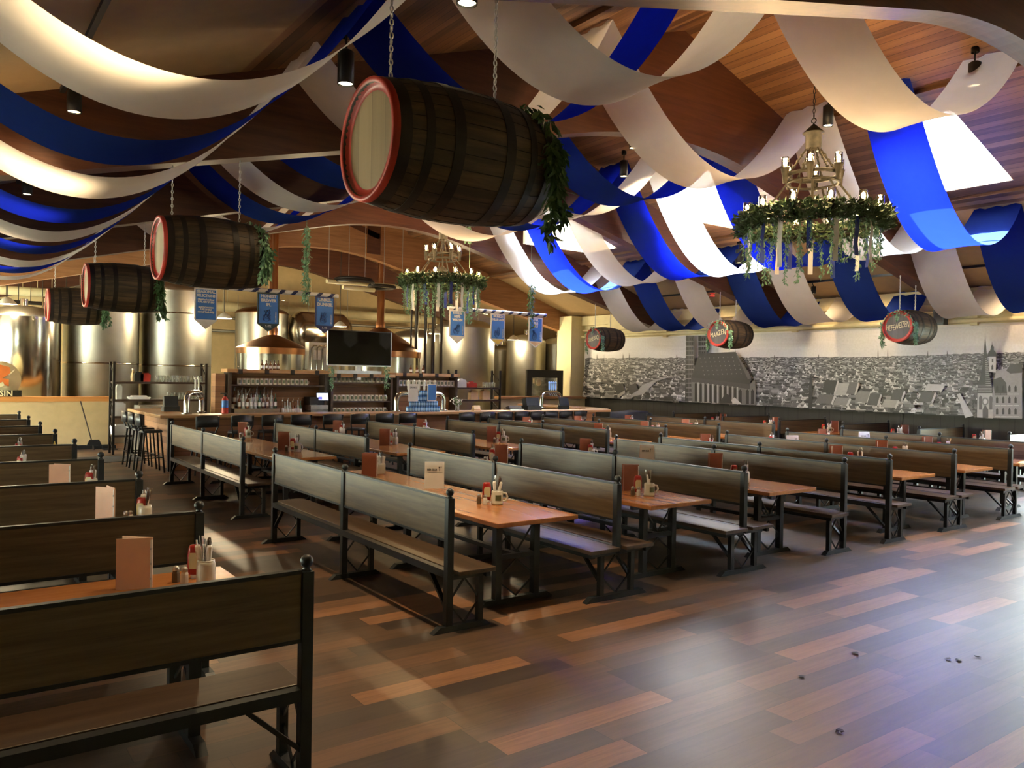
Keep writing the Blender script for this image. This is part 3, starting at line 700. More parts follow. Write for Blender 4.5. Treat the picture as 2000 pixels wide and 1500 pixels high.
# ------------------------------------------------------------------ chandeliers
def chandelier(label, loc, ztop):
    t = thing('chandelier', label, 'chandelier', loc, .2, 'two-tier wreath chandeliers')   # origin: centre of the lower ring
    mb = MB(); mb.torus((0,0,0), .74, .022, n=40); mb.torus((0,0,.07), .74, .018, n=40); mb.build('lower_ring', M['bronze'], t)
    mb = MB(); mb.torus((0,0,.66), .31, .024, n=32); mb.torus((0,0,.56), .31, .018, n=32); mb.build('upper_ring', M['bronze'], t)
    mb = MB(); mb.lathe([(.001,1.32),(.02,1.3),(.13,1.2),(.135,1.19),(.10,1.185),(.095,1.0),(.07,.97),(.001,.97)], n=18); mb.torus((0,0,1.35), .03, .007, (1,0,0), 14, 6); mb.build('crown', M['bronze'], t)
    mb = MB()
    for i in range(6):
        a = 2*PI*i/6; c, s = math.cos(a), math.sin(a)
        mb.tube([(.08*c,.08*s,1.0),(.2*c,.2*s,.82),(.31*c,.31*s,.66)], .012, 6)
        mb.tube([(.31*c,.31*s,.56),(.46*c,.46*s,.36),(.62*c,.62*s,.14),(.74*c,.74*s,.06)], .014, 6)
        for k in range(4):
            u = .25+k*.2; mb.ball((.08*c+(.23*c)*u, .08*s+.23*s*u, 1.0-.34*u), .022, 8)
    mb.tube([(0,0,.97),(0,0,.30)], .018, 8); mb.lathe([(.001,.24),(.09,.26),(.11,.32),(.05,.40),(.02,.42)], n=16)
    mb.build('arms', M['bronze'], t)
    def lamp(r, a, z):
        x, y = r*math.cos(a), r*math.sin(a)
        mb = MB(); mb.lathe([(.001,-.20),(.03,-.19),(.035,-.10),(.052,-.02),(.058,0),(.001,0)], (x,y,z), 14); o = mb.build('candle_cup', M['bronze'], t)
        mb = MB(); mb.lathe([(.047,.0),(.047,.135),(.044,.135),(.044,.0)], (x,y,z), 16); mb.build('glass_shade', M['glass'], o)
        mb = MB(); mb.lathe([(.001,.01),(.012,.015),(.026,.06),(.022,.095),(.001,.115)], (x,y,z), 12); mb.build('bulb', M['bulb'], o)
    for i in range(6): lamp(.36, 2*PI*i/6+.3, .74)
    for i in range(12): lamp(.80, 2*PI*i/12+.12, .18)
    mb = MB(); r = random.Random(5)
    for i in range(150):
        a = 2*PI*i/150; R = .78+r.uniform(-.03,.05); leaves(mb, (R*math.cos(a), R*math.sin(a), .06), (math.cos(a)*.6, math.sin(a)*.6, .25), 34, .085, .115, 0, r)
    mb.build('wreath', M['pine'], t)
    mb = MB()
    for i in range(30):
        a = 2*PI*i/30+r.uniform(-.06,.06); R = .80+r.uniform(-.04,.05); x, y = R*math.cos(a), R*math.sin(a)
        strand(mb, (x,y,0), (x+r.uniform(-.03,.03),y+r.uniform(-.03,.03),-r.uniform(.3,.62)), 4, .055, .022, 0, r)
    mb.build('hanging_vines', M['leafpale'], t)
    for k, (m, nm) in enumerate(((M['ribbonblue'],'blue'),(M['ribbonwhite'],'white'))):
        for i in range(9):
            a = 2*PI*(i+.5*k)/9+r.uniform(-.1,.1); R = .79; x, y = R*math.cos(a), R*math.sin(a); ln = r.uniform(.34,.58); sx, sy = -math.sin(a)*.031, math.cos(a)*.031
            mb = MB(); vs = []; fs = []
            for q in range(7):
                z = -.0-ln*q/6; o = .012*math.sin(q*1.3+i); ox, oy = math.cos(a)*o, math.sin(a)*o
                vs += [(x-sx+ox,y-sy+oy,z),(x+sx+ox,y+sy+oy,z)]
            for q in range(6): fs.append((2*q,2*q+1,2*q+3,2*q+2))
            mb.add(vs, fs, 0, True); mb.build('ribbon', m, t)['label'] = nm+' ribbon'
    z0 = 1.38; mb = MB(); k = int((ztop-loc[2]-z0)/.06); lk = (ztop-loc[2]-z0)/k
    for i in range(k):
        z = z0+lk*(i+.5); s = Vector((0,1,0)) if i % 2 else Vector((1,0,0)); mb.tube([Vector((0,0,z))+s*(.014*math.cos(2*PI*q/8))+Vector((0,0,lk*.58*math.sin(2*PI*q/8))) for q in range(9)], .005, 5)
    mb.lathe([(.09,ztop-loc[2]),(.085,ztop-loc[2]-.03),(.01,ztop-loc[2]-.05)], n=16); mb.build('chain', M['blackchain'], t)
    for (r_, z, e, nn) in ((.36,.80,12,3),(.80,.26,60,4)):
        for i in range(nn):
            a = 2*PI*i/nn+.3; l = bpy.data.lights.new('chandelier_light','POINT'); l.energy = e/nn*LK; l.color = (1,.66,.32); l.shadow_soft_size = .06
            o = bpy.data.objects.new('chandelier_light', l); C.objects.link(o); o.location = Vector(loc)+Vector((r_*math.cos(a),r_*math.sin(a),z+.12))
    return t
LK = 1.75
chandelier('large wreath chandelier with lit glass candles, nearest the camera on the right', (9, 5.97, 3.86), 7.02)
chandelier('smaller-looking wreath chandelier with lit candles hanging over the bar', (9, 14.97, 3.86), 7.02)

# ------------------------------------------------------------------ ceiling spot cylinders and track heads
def spot(x, y, ztip, label, drop=True, en=60):
    t = thing('ceiling_spotlight', label, 'spotlight', (x,y,ztip), 0, 'black ceiling spotlights')
    mb = MB(); mb.lathe([(.070,0),(.078,0),(.078,.30),(.05,.32),(.001,.32)], n=20); mb.build('canister', M['black'], t)
    mb = MB(); mb.lathe([(.001,.015),(.068,.015)], n=20); mb.build('lamp_face', M['lampface'], t)
    zc = roof(x)-ztip; mb = MB(); mb.cyl((0,0,.32),(0,0,zc),.012,n=8); mb.lathe([(.05,zc-.06),(.05,zc+.01),(.001,zc-.06)], n=12); mb.build('mount', M['blackchain'], t)
    l = bpy.data.lights.new('spot_light','SPOT'); l.energy = en*LK; l.color = (1,.74,.42); l.spot_size = 1.7; l.spot_blend = 1.0; l.shadow_soft_size = .1
    o = bpy.data.objects.new('spot_light', l); C.objects.link(o); o.location = (x,y,ztip-.01)
def place(px, py, x=None, side=1):
    # tip of a canister seen at this pixel: half a metre below the deck
    best = None
    d = ray(px, py); k = RK*side; tt = (RZ-.50+k*RX-CAM.z-k*CAM.x)/(d.z+k*d.x); return CAM+d*tt
for (px, py, sd, lab) in ((1617,246,1,'spotlight canister hanging right above the large chandelier'),(1237,290,1,'small spotlight canister left of the upper white drape at top centre'),(1218,345,1,'spotlight canister half behind the blue drape at top centre'),
        (1443,514,1,'grey-green spotlight canister left of the large chandelier vines'),(675,165,-1,'spotlight canister above the left end of the biggest barrel'),(912,8,-1,'spotlight at the top edge above the biggest barrel'),(1903,168,1,'spotlight canister behind the top right drape')):
    p = place(px, py, side=sd); spot(p.x, p.y, p.z, lab, en={675: 34, 1617: 30}.get(px, 130))
def track(x, y0, y1, label, heads):
    z = roof(x)-.03; t = thing('lighting_track', label, 'track light', (x,y0,z), 0, 'black lighting tracks')
    mb = MB(); mb.b2((-.02,0,-.02),(.02,y1-y0,.03)); mb.build('rail', M['black'], t)
    for (y, lab) in heads:
        h = thing('track_spotlight', lab, 'spotlight', (x,y,z), 0, 'black track spotlights')
        mb = MB(); mb.cyl((0,0,-.02),(.04,0,-.09),.012,n=8); mb.lathe([(.052,-.27),(.058,-.27),(.058,-.10),(.001,-.085)], (.05,0,0), 16, 0); mb.build('canister', M['black'], h)
        mb = MB(); mb.lathe([(.001,-.26),(.05,-.26)], (.05,0,0), 16); mb.build('lamp_face', M['lampface'], h)
        l = bpy.data.lights.new('track_light','SPOT'); l.energy = (20 if x > 9 else 26)*LK; l.color = (1,.70,.36); l.spot_size = 2.0; l.spot_blend = 1.0; l.shadow_soft_size = .05
        o = bpy.data.objects.new('track_light', l); C.objects.link(o); o.location = (x+.05,y,z-.285); o.rotation_euler = (0, -.5 if x > 9 else .55, 0)
tr = roofhit(132, 120, -1)
track(.93, 4.2, 8.1, 'black lighting track on the left tan ceiling, nearest', [(7.75,'lit track spotlight at upper left below the biggest white drape'),(4.35,'track spotlight on the near left track, towards the camera')])
track(.93, 8.5, 12.5, 'black lighting track on the left tan ceiling, second bay', [(11.8,'lit track spotlight low on the left edge between drapes'),(9.6,'track spotlight on the second left track, nearer end')])
track(.93, 13.0, 17.0, 'black lighting track on the left tan ceiling, third bay', [(15.0,'track spotlight on the third left track')])
track(.93, 17.5, 20.8, 'black lighting track on the left tan ceiling, fourth bay', [(18.4,'track spotlight on the fourth left track, nearer end'),(20.0,'track spotlight on the fourth left track, farther end')])
track(17.2, 4.2, 8.0, 'black lighting track above the HEFEWEIZEN barrel', [(7.05,'track spotlight over the right end of the skyline picture')])
track(17.2, 8.6, 12.4, 'black lighting track behind the large chandelier vines', [(9.9,'track spotlight right of the white drape by the wall'),(11.35,'track spotlight left of the white drape by the wall')])
track(17.2, 13.0, 16.9, 'black lighting track above the MARZEN barrel', [(14.7,'track spotlight left of the MARZEN barrel')])
# ------------------------------------------------------------------ the bar
BYF = 15.7; BZ = 1.07
t = thing('bar_counter', 'long wooden bar counter in front of the brewery', 'bar counter', (3.45, BYF, 0))
mb = MB(); mb.prism([(0,0),(11.3,0),(12.0,.9),(12.0,4.2),(11.3,4.2),(11.3,1.0),(10.9,.62),(.65,.62),(.65,3.0),(0,3.0)], BZ-.055, BZ, lambda a, b, h: (a, b, h)); mb.build('worktop', M['barwood'], t, .006)
mb = MB(); mb.prism([(.3,.28),(11.0,.28),(11.7,1.1),(11.7,4.1),(11.4,4.1),(11.4,1.15),(10.85,.5),(.55,.5),(.55,2.9),(.3,2.9)], 0, BZ-.055, lambda a, b, h: (a, b, h)); mb.build('front_panel', M['barpanel'], t)
for yy in (.24, 2.8): mb = MB(); mb.b2((.2,yy,0),(.29,yy+.1,BZ-.055)); mb.build('corner_post', M['metal'], t)
def stool_proto(label):
    t = thing('bar_stool', label, 'bar stool', (0,0,0), 0, 'black metal bar stools')
    mb = MB(); mb.lathe([(.001,.74),(.19,.74),(.20,.755),(.19,.785),(.001,.79)], n=20); mb.build('seat', M['black'], t)
    legs = [((-.14,-.14),(-.21,-.21)),((.14,-.14),(.21,-.21)),((-.14,.14),(-.2,.2)),((.14,.14),(.2,.2))]
    for (a, b) in legs:
        mb = MB(); mb.bar((*a,.74),(*b,0), .028); mb.build('leg', M['metal'], t)
    mb = MB(); zz = .28; p = [(-.185,-.185,zz),(.185,-.185,zz),(.18,.18,zz),(-.18,.18,zz)]
    for i in range(4): mb.bar(p[i], p[(i+1)%4], .02)
    mb.build('footrest', M['metal'], t)
    for s in (-1, 1):
        mb = MB(); mb.tube([(s*.15,-.15,.74),(s*.19,-.20,.88),(s*.20,-.24,1.08)], .014, 8); mb.build('back_post', M['metal'], t)
    mb = MB(); vs = []; n = 10
    for i in range(n+1):
        u = i/n*2-1; x = .21*u; y = -.225-.05*(1-u*u); top = 1.075+.02*(1-u*u)
        vs += [(x,y,.88),(x,y,top),(x,y+.02,.88),(x,y+.02,top)]
    fs = []
    for i in range(n):
        a = 4*i; b = a+4; fs += [(a,b,b+1,a+1),(a+2,a+3,b+3,b+2),(a+1,b+1,b+3,a+3),(a,a+2,b+2,b)]
    fs += [(0,1,3,2),(4*n,4*n+2,4*n+3,4*n+1)]
    mb.add(vs, fs, 0, True); mb.build('backrest', M['black'], t)
    return t
sp = None
for i, px in enumerate((406,474,533,589,651,704,752,797,913,953,987,1020,1050,1077,1106,1134)):
    x = WY(px, 815, 15.05).x
    lab = 'black bar stool with curved backrest, %s from left' % ORD[i]
    if sp is None: sp = stool_proto(lab); sp.location = (x, 15.28, 0)
    else: dup(sp, (x, 15.28, 0), 0, lab)
for i, (x, y) in enumerate(((3.36,16.0),(3.36,16.65),(3.36,17.3))):
    dup(sp, (x, y, 0), -PI/2, 'black bar stool side-on at the left end of the bar, %s from the front' % ORD[i])

def tower(label, x, y, w, rz=0, handles=4, col='white'):
    t = thing('beer_tap_tower', label, 'beer tap', (x,y,BZ), rz, 'stainless beer tap towers')
    h = .30
    mb = MB(); pts = [(0,0,0),(0,0,h*.8)]+[(.16-.16*math.cos(a), 0, h*.8+.16*math.sin(a)) for a in (.3,.6,.9,1.2,1.57)]+[(w-.16+.16*math.sin(a), 0, h*.8+.16*math.cos(a)) for a in (0,.35,.7,1.0,1.27)]+[(w,0,h*.8),(w,0,0)]
    mb.tube(pts, .058, 14); mb.build('tube', M['ss'], t)
    for x_ in (0, w):
        mb = MB(); mb.lathe([(.001,.03),(.095,.03),(.10,0),(.001,0)], (x_,0,0), 20); mb.build('flange', M['ss'], t)
    for i in range(handles):
        xx = .2+(w-.4)*(i+.5)/handles; mb = MB(); mb.bar((xx,-.06,h+.1),(xx,-.12,h+.02), .02); mb.cyl((xx,-.05,h+.16),(xx,-.05,h+.24),.012,n=8); a = mb.build('faucet', M['silver'], t)
        mb = MB(); mb.b2((xx-.022,-.062,h+.2),(xx+.022,-.038,h+.37)); mb.ball((xx,-.05,h+.39),.034,12); mb.build('tap_handle', M['china'] if col == 'white' else M['glassblue'], a)
    return t
M['glassblue'] = plain('pale_blue_handle', (.35,.60,.85), .35)
p = WZ(372, 806, BZ); tower('beer tap tower at the left corner of the bar, seen end-on', 4.0, 16.05, .75, .95, 2)
q0, q1 = WY(776, 800, 16.05), WY(868, 800, 16.05)
tower('wide beer tap tower at the middle of the bar behind the stacked cans', q0.x, 16.1, q1.x-q0.x, 0, 6)
q0, q1 = WY(1057, 795, 17.0), WY(1092, 797, 17.0)
tower('beer tap tower with pale blue handles at the right end of the bar', q0.x, 17.0, q1.x-q0.x+.1, .1, 4, 'b')

def can_at(x, y, z, proto=[None], lab=''):
    if proto[0] is None:
        mb = MB(); mb.lathe([(.001,0),(.026,0),(.033,.008),(.033,.108),(.027,.118),(.026,.121),(.001,.119)], n=14)
        o = mb.build('beer_can', M['can']); l = MB(); l.lathe([(.0332,.03),(.0336,.031),(.0336,.085),(.0332,.086)], n=14); l.build('label_band', M['glassblue'], o)
        proto[0] = o; o.location = (x,y,z); return tag(o, lab, 'can', 'stacked blue beer cans')
    return dup(proto[0], (x,y,z), 0, lab, 'stacked blue beer cans')
a, b = WY(796, 803, 15.86), WY(866, 803, 15.86)
for row, (n, x0) in enumerate(((13, a.x), (11, a.x+.07), (8, a.x+.18), (4, a.x+.32))):
    for i in range(n): can_at(x0+i*.0675, 15.86, BZ+.121*row, lab='blue beer can on the bar, %s from left in the %s layer up' % (ORD[i], ORD[row]))
def card(name, px0, px1, py0, py1, Y, label, m=None, zb=None, cat='sign', tilt=0):
    a, b = WY(px0, py0, Y), WY(px1, py1, Y); z0 = b.z if zb is None else zb
    t = thing(name, label, cat, ((a.x+b.x)/2, Y, z0)); w, h = b.x-a.x, a.z-z0
    mb = MB(); mb.b2((-w/2,-.004,0),(w/2,.004,h)); mb.b2((-w/2,-.03,0),(w/2,.03,.006)); mb.build('card', m or M['white'], t)
    return t, w, h
t, w, h = card('bar_sign', 798, 816, 750, 786, 15.76, 'white printed card standing among the cans at the middle of the bar', zb=BZ+.121*2+.002)
lettering('DRINKS', .06, M['black'], t, Matrix.Translation((0,-.006,h*.8)) @ Matrix.Rotation(PI/2, 4, 'X'), maxw=w*.7)
t, w, h = card('bar_sign', 835, 852, 750, 777, 15.76, 'blue and white picture card standing on the stacked cans', zb=BZ+.121*2+.002)
mb = MB(); mb.b2((-w*.42,-.008,.02),(w*.42,-.005,h-.02)); mb.build('print', M['blueprint'], t)
def simple(name, mbs, label, cat, loc, group=None, rz=0):
    """thing from [(part name, MB, material)]"""
    if len(mbs) == 1:
        o = mbs[0][1].build(name, mbs[0][2]); o.location = loc; o.rotation_euler.z = rz; return tag(o, label, cat, group)
    t = thing(name, label, cat, loc, rz, group)
    for pn, m_, mt in mbs: m_.build(pn, mt, t)
    return t
def lath(*p, n=14): m_ = MB(); m_.lathe(list(p), n=n); return m_
def bx(*ab, n=None):
    m_ = MB()
    for a, b in ab: m_.b2(a, b)
    return m_
p = WZ(424, 803, BZ)
ex = [('cylinder', lath((.001,0),(.06,0),(.064,.02),(.064,.27),(.04,.32),(.025,.34),(.001,.34)), M['red']), ('label', lath((.0655,.12),(.066,.121),(.066,.26),(.0655,.261)), M['blueprint']), ('nozzle', bx(((-.02,-.02,.34),(.02,.02,.40)),((-.09,-.015,.385),(.04,.015,.41))), M['black'])]
simple('fire_extinguisher', ex, 'red fire extinguisher with blue label standing at the left end of the bar', 'fire extinguisher', (4.75, 16.15, BZ))
for (nm, d, px, py, Y, mt, lab, cat) in (('cash_register',(.45,.35,.30),1000,795,16.9,'black','black till equipment on the right part of the bar','cash register'),('monitor',(.34,.05,.32),1042,790,17.4,'black','black screen beside the right tap tower','monitor'),
        ('tray',(.42,.3,.10),985,797,16.5,'steel','silver tray of bar tools on the right part of the bar','tray'),('napkin_box',(.2,.14,.12),930,799,16.1,'tanpaint','tan box on the bar right of the white flowers','box'),('tablet_stand',(.3,.24,.30),333,798,17.3,'black','black tilted terminal at the left end of the bar','tablet stand')):
    q = WY(px, py, Y); bm_ = MB(); bm_.b2((-d[0]/2,-d[1]/2,0),(d[0]/2,d[1]/2,d[2]*.35)); b2_ = MB(); b2_.box((0,0,d[2]*.65),(d[0]*.9,d[1]*.5,d[2]*.7), M=Matrix.Rotation(-.25,3,'X'))
    simple(nm, [('base', bm_, M[mt]), ('top', b2_, M[mt])], lab, cat, (q.x, Y if Y < 16.3 or nm == 'tablet_stand' else (16.1 if q.x < 13.9 else min(Y,17)), BZ))
q = WY(893, 800, 16.0); fl = MB(); r = random.Random(2)
for i in range(40): fl.ball((r.gauss(0,.05), r.gauss(0,.05), .25+r.gauss(0,.04)), .018, 6)
lf = MB(); leaves(lf, (0,0,.2), (0,0,1), 50, .08, .07, 0, r)
simple('flower_vase', [('vase', lath((.001,0),(.045,0),(.05,.02),(.045,.18),(.05,.2),(.04,.19),(.001,.02)), M['glassware']), ('flowers', fl, M['napkin']), ('leaves', lf, M['leaf'])], 'glass vase of white flowers at the right foot of the middle tap tower', 'vase', (q.x,16.0,BZ))

# ------------------------------------------------------------------ back bar: shelving units behind the counter
YB = 18.6
def gx(px): return WY(px, 760, YB).x
def gz(px, py): return WY(px, py, YB-.15).z
def unit(name, label, p0, p1, top, shelves, cheeks=True, panel=True, base=.9):
    x0, x1 = gx(p0), gx(p1); t = thing(name, label, 'back bar', (x0, YB, 0)); w = x1-x0; zt = gz((p0+p1)/2, top)
    mb = MB(); mb.b2((0,-.3,0),(w,.2,base)); mb.build('base_cabinet', M['darkwood'], t)
    if cheeks:
        for a, nm in ((0,'side_panel'),(w-.06,'side_panel')): mb = MB(); mb.b2((a,-.2,base),(a+.06,.2,zt)); mb.build(nm, M['darkwood'], t)
    if panel: mb = MB(); mb.b2((.06,.16,base),(w-.06,.2,zt)); mb.build('back_board', M['barpanel'], t)
    mb = MB(); mb.b2((-.06,-.26,zt-.07),(w+.04,.22,zt+.01)); tb_ = mb.build('top_board', M['barwood'], t)
    for i in range(4): mb = MB(); xx = w*(.1+.26*i); mb.b2((xx-.045,-.285,zt-.10),(xx+.045,-.26,zt+.01)); mb.build('bracket', M['hoop'], tb_)
    for py in shelves: mb = MB(); z = gz((p0+p1)/2, py); mb.b2((.06,-.18,z-.03),(w-.06,.16,z)); mb.build('shelf', M['darkwood'], t)
    return t, x0, w, zt
t, x0, w, zt = unit('back_bar_cabinet', 'back bar cabinet with liquor bottles left of the television', 442, 632, 723, (752,))
mb = MB(); mb.b2((-.28,-.12,0),(-.06,.2,zt-.1)); mb.build('wood_end_panel', M['barpanel'], t)
unit('back_bar_shelving', 'dark mug shelving unit directly under the television', 640, 760, 731, (747,783,808), base=.75)
unit('back_bar_cabinet', 'back bar cabinet with wooden top right of the television', 768, 886, 730, (754,))
def stein(x, y, z, lab, grp, proto=[None]):
    if proto[0] is None:
        mb = MB(); mb.lathe([(.001,0),(.047,0),(.049,.01),(.046,.15),(.042,.15),(.042,.02),(.001,.02)], n=14); o = mb.build('beer_mug', M['china'])
        mb = MB(); mb.tube([(.04,0,.03),(.075,0,.035),(.08,0,.07),(.075,0,.1),(.04,0,.105)], .007, 6); mb.build('handle', M['china'], o)
        mb = MB(); vs = []
        for i in range(7): a = -PI/2+(-.55+1.1*i/6); vs += [(.0497*math.cos(a),.0497*math.sin(a),.04),(.0487*math.cos(a),.0487*math.sin(a),.115)]
        mb.add(vs, [(2*i,2*i+2,2*i+3,2*i+1) for i in range(6)], 0, True); mb.build('print', M['steinprint'], o)
        proto[0] = o; o.location = (x,y,z); return tag(o, lab, 'mug', grp)
    return dup(proto[0], (x,y,z), 0, lab, grp)
for (p0, p1, py, n, words) in ((460,598,752,16,'shelf above the liquor bottles'),(646,752,747,14,'top shelf under the television'),(646,752,783,13,'middle shelf under the television'),(646,752,808,13,'bottom shelf under the television'),(768,888,754,18,'shelf right of the television')):
    z = gz((p0+p1)/2, py)+.001
    for i in range(n):
        x = gx(p0+(p1-p0)*(i+.5)/n); stein(x, YB-.1, z, 'printed mug, %s from left, %s' % (ORD[i] if i < 16 else ('next to last' if i == 16 else 'last'), words), 'stoneware mugs on the back bar')
def bottle(x, y, z, h, m, lab, grp, spout=False, lm=None):
    r = .036; mb = MB(); mb.lathe([(.001,0),(r,0),(r+.001,.01),(r,h*.58),(r*.45,h*.74),(r*.36,h*.78),(r*.36,h*.95),(r*.42,h),(.001,h)], n=12)
    o = mb.build('liquor_bottle', m); o.location = (x,y,z)
    mb = MB(); mb.lathe([(r+.0012,h*.16),(r+.0016,h*.165),(r+.0016,h*.47),(r+.0012,h*.475)], n=12); mb.build('label', lm or M['white'], o)
    mb = MB(); mb.cyl((0,0,h),(0,0,h+.02),r*.4,n=8)
    if spout: mb.cyl((0,0,h+.02),(.02,0,h+.075),.006,n=6)
    mb.build('stopper', M['silver'] if spout else M['black'], o)
    return tag(o, lab, 'bottle', grp)
r = random.Random(9); zb_ = .9
cols = [('bottle_brown','brown'),('bottle_clear','clear'),('bottle_clear','clear'),('bottle_green','green'),('bottle_clear','clear'),('bottle_brown','amber')]
mb = MB(); x0, x1 = gx(452), gx(540); mb.b2((x0,YB-.25,.9),(x1,YB-.02,1.06)); mb.b2((x0,YB-.02,.9),(x1,YB+.15,1.16)); tag(mb.build('bottle_step', M['steel']), 'stepped steel display riser carrying the left liquor bottles', 'bottle riser')
for row, (n, p0, p1, z, y) in enumerate(((11,456,536,1.161,YB+.06),(10,460,538,1.061,YB-.14),(8,545,585,.901,YB-.16))):
    for i in range(n):
        m, cn = cols[(i*7+row*3+i//3) % 6] if i else cols[0]
        x = gx(p0+(p1-p0)*(i+.5)/n) ; x = max(x, 0)
        bottle(x, y, z, r.uniform(.29,.34), M[m], '%s liquor bottle, %s in the %s row left of the television' % (cn, ORD[i], ('rear','front','right-hand')[row]), 'liquor bottles on the back bar', i % 2 == 0)
for i, px in enumerate((510,518,526,534,541)): bottle(gx(px), YB-.05, gz(520,723)+.011, .20, M['bottle_brown'], 'small brown bottle on top of the left back bar, %s from left' % ORD[i], 'brown bottles on the back bar top')
for i, px in enumerate((800,812,824)): bottle(gx(px), YB-.05, gz(820,730)+.011, .20, M['bottle_brown'], 'brown bottle on top of the right back bar, %s from left' % ORD[i], 'brown bottles on the back bar top')
x = gx(616); mbs = [('drawer_unit', bx(((-.22,-.2,0),(.22,.2,.11)),((-.22,-.2,.12),(.22,.2,.23))), M['silver']), ('printer', bx(((-.24,-.18,.24),(-.02,.2,.42))), M['black']), ('stand', bx(((.02,-.1,.23),(.16,.1,.33))), M['black'])]
t = simple('cash_register', mbs, 'cash register with a lit blue and white screen at the right of the bottles', 'cash register', (x, YB-.08, .9))
mb = MB(); mb.box((.09,-.14,.43),(.30,.02,.20), M=Matrix.Rotation(-.2,3,'X')); o = mb.build('monitor', M['black'], t)
mb = MB(); mb.box((.09,-.153,.435),(.28,.004,.17), M=Matrix.Rotation(-.2,3,'X')); mb.build('screen', emit('screen_glow', (.45,.6,.85), 1.4), o)
mb = MB(); mb.box((.03,-.166,.40),(.09,.004,.07), M=Matrix.Rotation(-.2,3,'X')); mb.build('screen_tile', emit('screen_blue', (.08,.08,.9), 1.4), o)

# television
a, b = WY(641, 643, 18.3), WY(763, 716, 18.3); w, h = b.x-a.x, a.z-b.z
t = thing('television', 'large black flat television hanging over the back bar', 'television', ((a.x+b.x)/2, 18.3, b.z))
mb = MB(); mb.b2((-w/2,0,0),(w/2,.06,h)); mb.build('casing', M['black'], t)
mb = MB(); mb.b2((-w/2+.02,-.006,.03),(w/2-.02,-.001,h-.02)); mb.build('screen', M['screen'], t)
mb = MB(); mb.b2((-w/2,-.012,-.012),(w/2,.0,.014)); mb.b2((-w/2-.012,-.01,0),(-w/2,.05,h)); mb.b2((w/2,-.01,0),(w/2+.012,.05,h)); mb.build('trim_strip', M['silver'], t)
mb = MB(); mb.b2((-.06,.06,-.35),(.06,.14,h*.6)); mb.b2((-.6,.0,-.20),(.6,.14,-.12)); mb.build('mount', M['silver'], t)
for i, px in enumerate((648, 755)):
    q = WY(px, 718, 18.2); mb = MB(); strand(mb, (q.x,18.2,q.z), (q.x,18.2,q.z-.48), 7, .07, .05, 0, random.Random(i)); tag(mb.build('leaf_garland', M['leafpale']), 'small green garland hanging below the %s corner of the television' % ('left','right')[i], 'garland')

# open racks at both ends
def rack(label, p0, p1, Y, top, shelves, m='darkwood'):
    a, b = WY(p0, 780, Y), WY(p1, 780, Y); w = b.x-a.x; zt = WY(p0, top, Y).z
    t = thing('shelf_rack', label, 'shelf', (a.x, Y, 0))
    for x in (0, w):
        for y in (0, .42): mb = MB(); mb.b2((x-.025,y-.025,0),(x+.025,y+.025,zt)); mb.build('post', M['hoop'], t)
        mb = MB()
        for k in range(5): mb.bar((x,0,zt*k/5+.1),(x,.42,zt*(k+.6)/5+.1), .02)
        mb.build('side_brace', M['hoop'], t)
    zs = []
    for py in shelves:
        z = WY((p0+p1)/2, py, Y).z; zs.append(z); mb = MB(); mb.b2((0,-.02,z-.045),(w,.44,z)); mb.build('shelf', M['darkwood'], t)
    return a.x, w, zs
x0, w, zs = rack('open shelf rack of glasses left of the bar', 222, 402, 19.6, 706, (746,780,812,848))
def glass(x, y, z, lab, grp, proto=[None]):
    if proto[0] is None:
        mb = MB(); mb.lathe([(.001,0),(.04,0),(.044,.02),(.046,.15),(.043,.15),(.041,.02),(.001,.012)], n=14); o = mb.build('beer_glass', M['glassware'])
        mb = MB(); mb.tube([(.044,0,.03),(.08,0,.04),(.085,0,.08),(.08,0,.12),(.045,0,.13)], .007, 6); mb.build('handle', M['glassware'], o)
        proto[0] = o; o.location = (x,y,z); return tag(o, lab, 'glass', grp)
    return dup(proto[0], (x,y,z), 0, lab, grp)
for i in range(14): glass(x0+w*(.47+.038*i), 19.75, zs[0]+.001, 'glass beer mug on the top shelf of the left rack, %s from the left' % ORD[i], 'glass mugs on the left rack')
for i in range(10): glass(x0+w*(.60+.04*i), 19.75, zs[1]+.001, 'glass beer mug on the second shelf of the left rack, %s from the left' % ORD[i], 'glass mugs on the left rack')
for (nm, u, s, d, mt, lab, cat) in (('caddy',.34,0,(.22,.2,.17),'red','red caddy on the top shelf of the left rack','caddy'),('caddy',.27,0,(.2,.2,.19),'black','black caddy on the top shelf of the left rack','caddy'),('cup',.07,1,(.12,.12,.3),'china','stack of pale cups at the left of the second rack shelf','cup'),
        ('paper_stack',.28,1,(.45,.3,.05),'napkin','loose papers lying on the second shelf of the left rack','paper'),('paper_bag',.07,2,(.25,.25,.28),'napkin','white bag on the third shelf of the left rack','bag'),('folded_towels',.12,3,(.5,.35,.2),'napkin','pile of folded pale towels on the bottom rack shelf','towel'),('storage_bin',.35,-1,(.8,.4,.32),'black','black storage bin under the bottom rack shelf','bin')):
    z = zs[s]+.001 if s >= 0 else .001; bb_ = MB(); x_, y_, z_ = d
    bb_.prism([(-x_/2*.9,0),(x_/2*.9,0),(x_/2,z_*.8),(x_/2*.96,z_),(-x_/2*.96,z_),(-x_/2,z_*.8)], -y_/2, y_/2, lambda a, b, h: (a, h, b))
    r2 = MB(); r2.b2((-x_/2*.7,-y_/2*.7,z_),(x_/2*.7,y_/2*.7,z_+.03))
    simple(nm, [('body', bb_, M[mt]), ('top', r2, M['red' if mt == 'red' else mt])], lab, cat, (x0+w*u, 19.8, z))
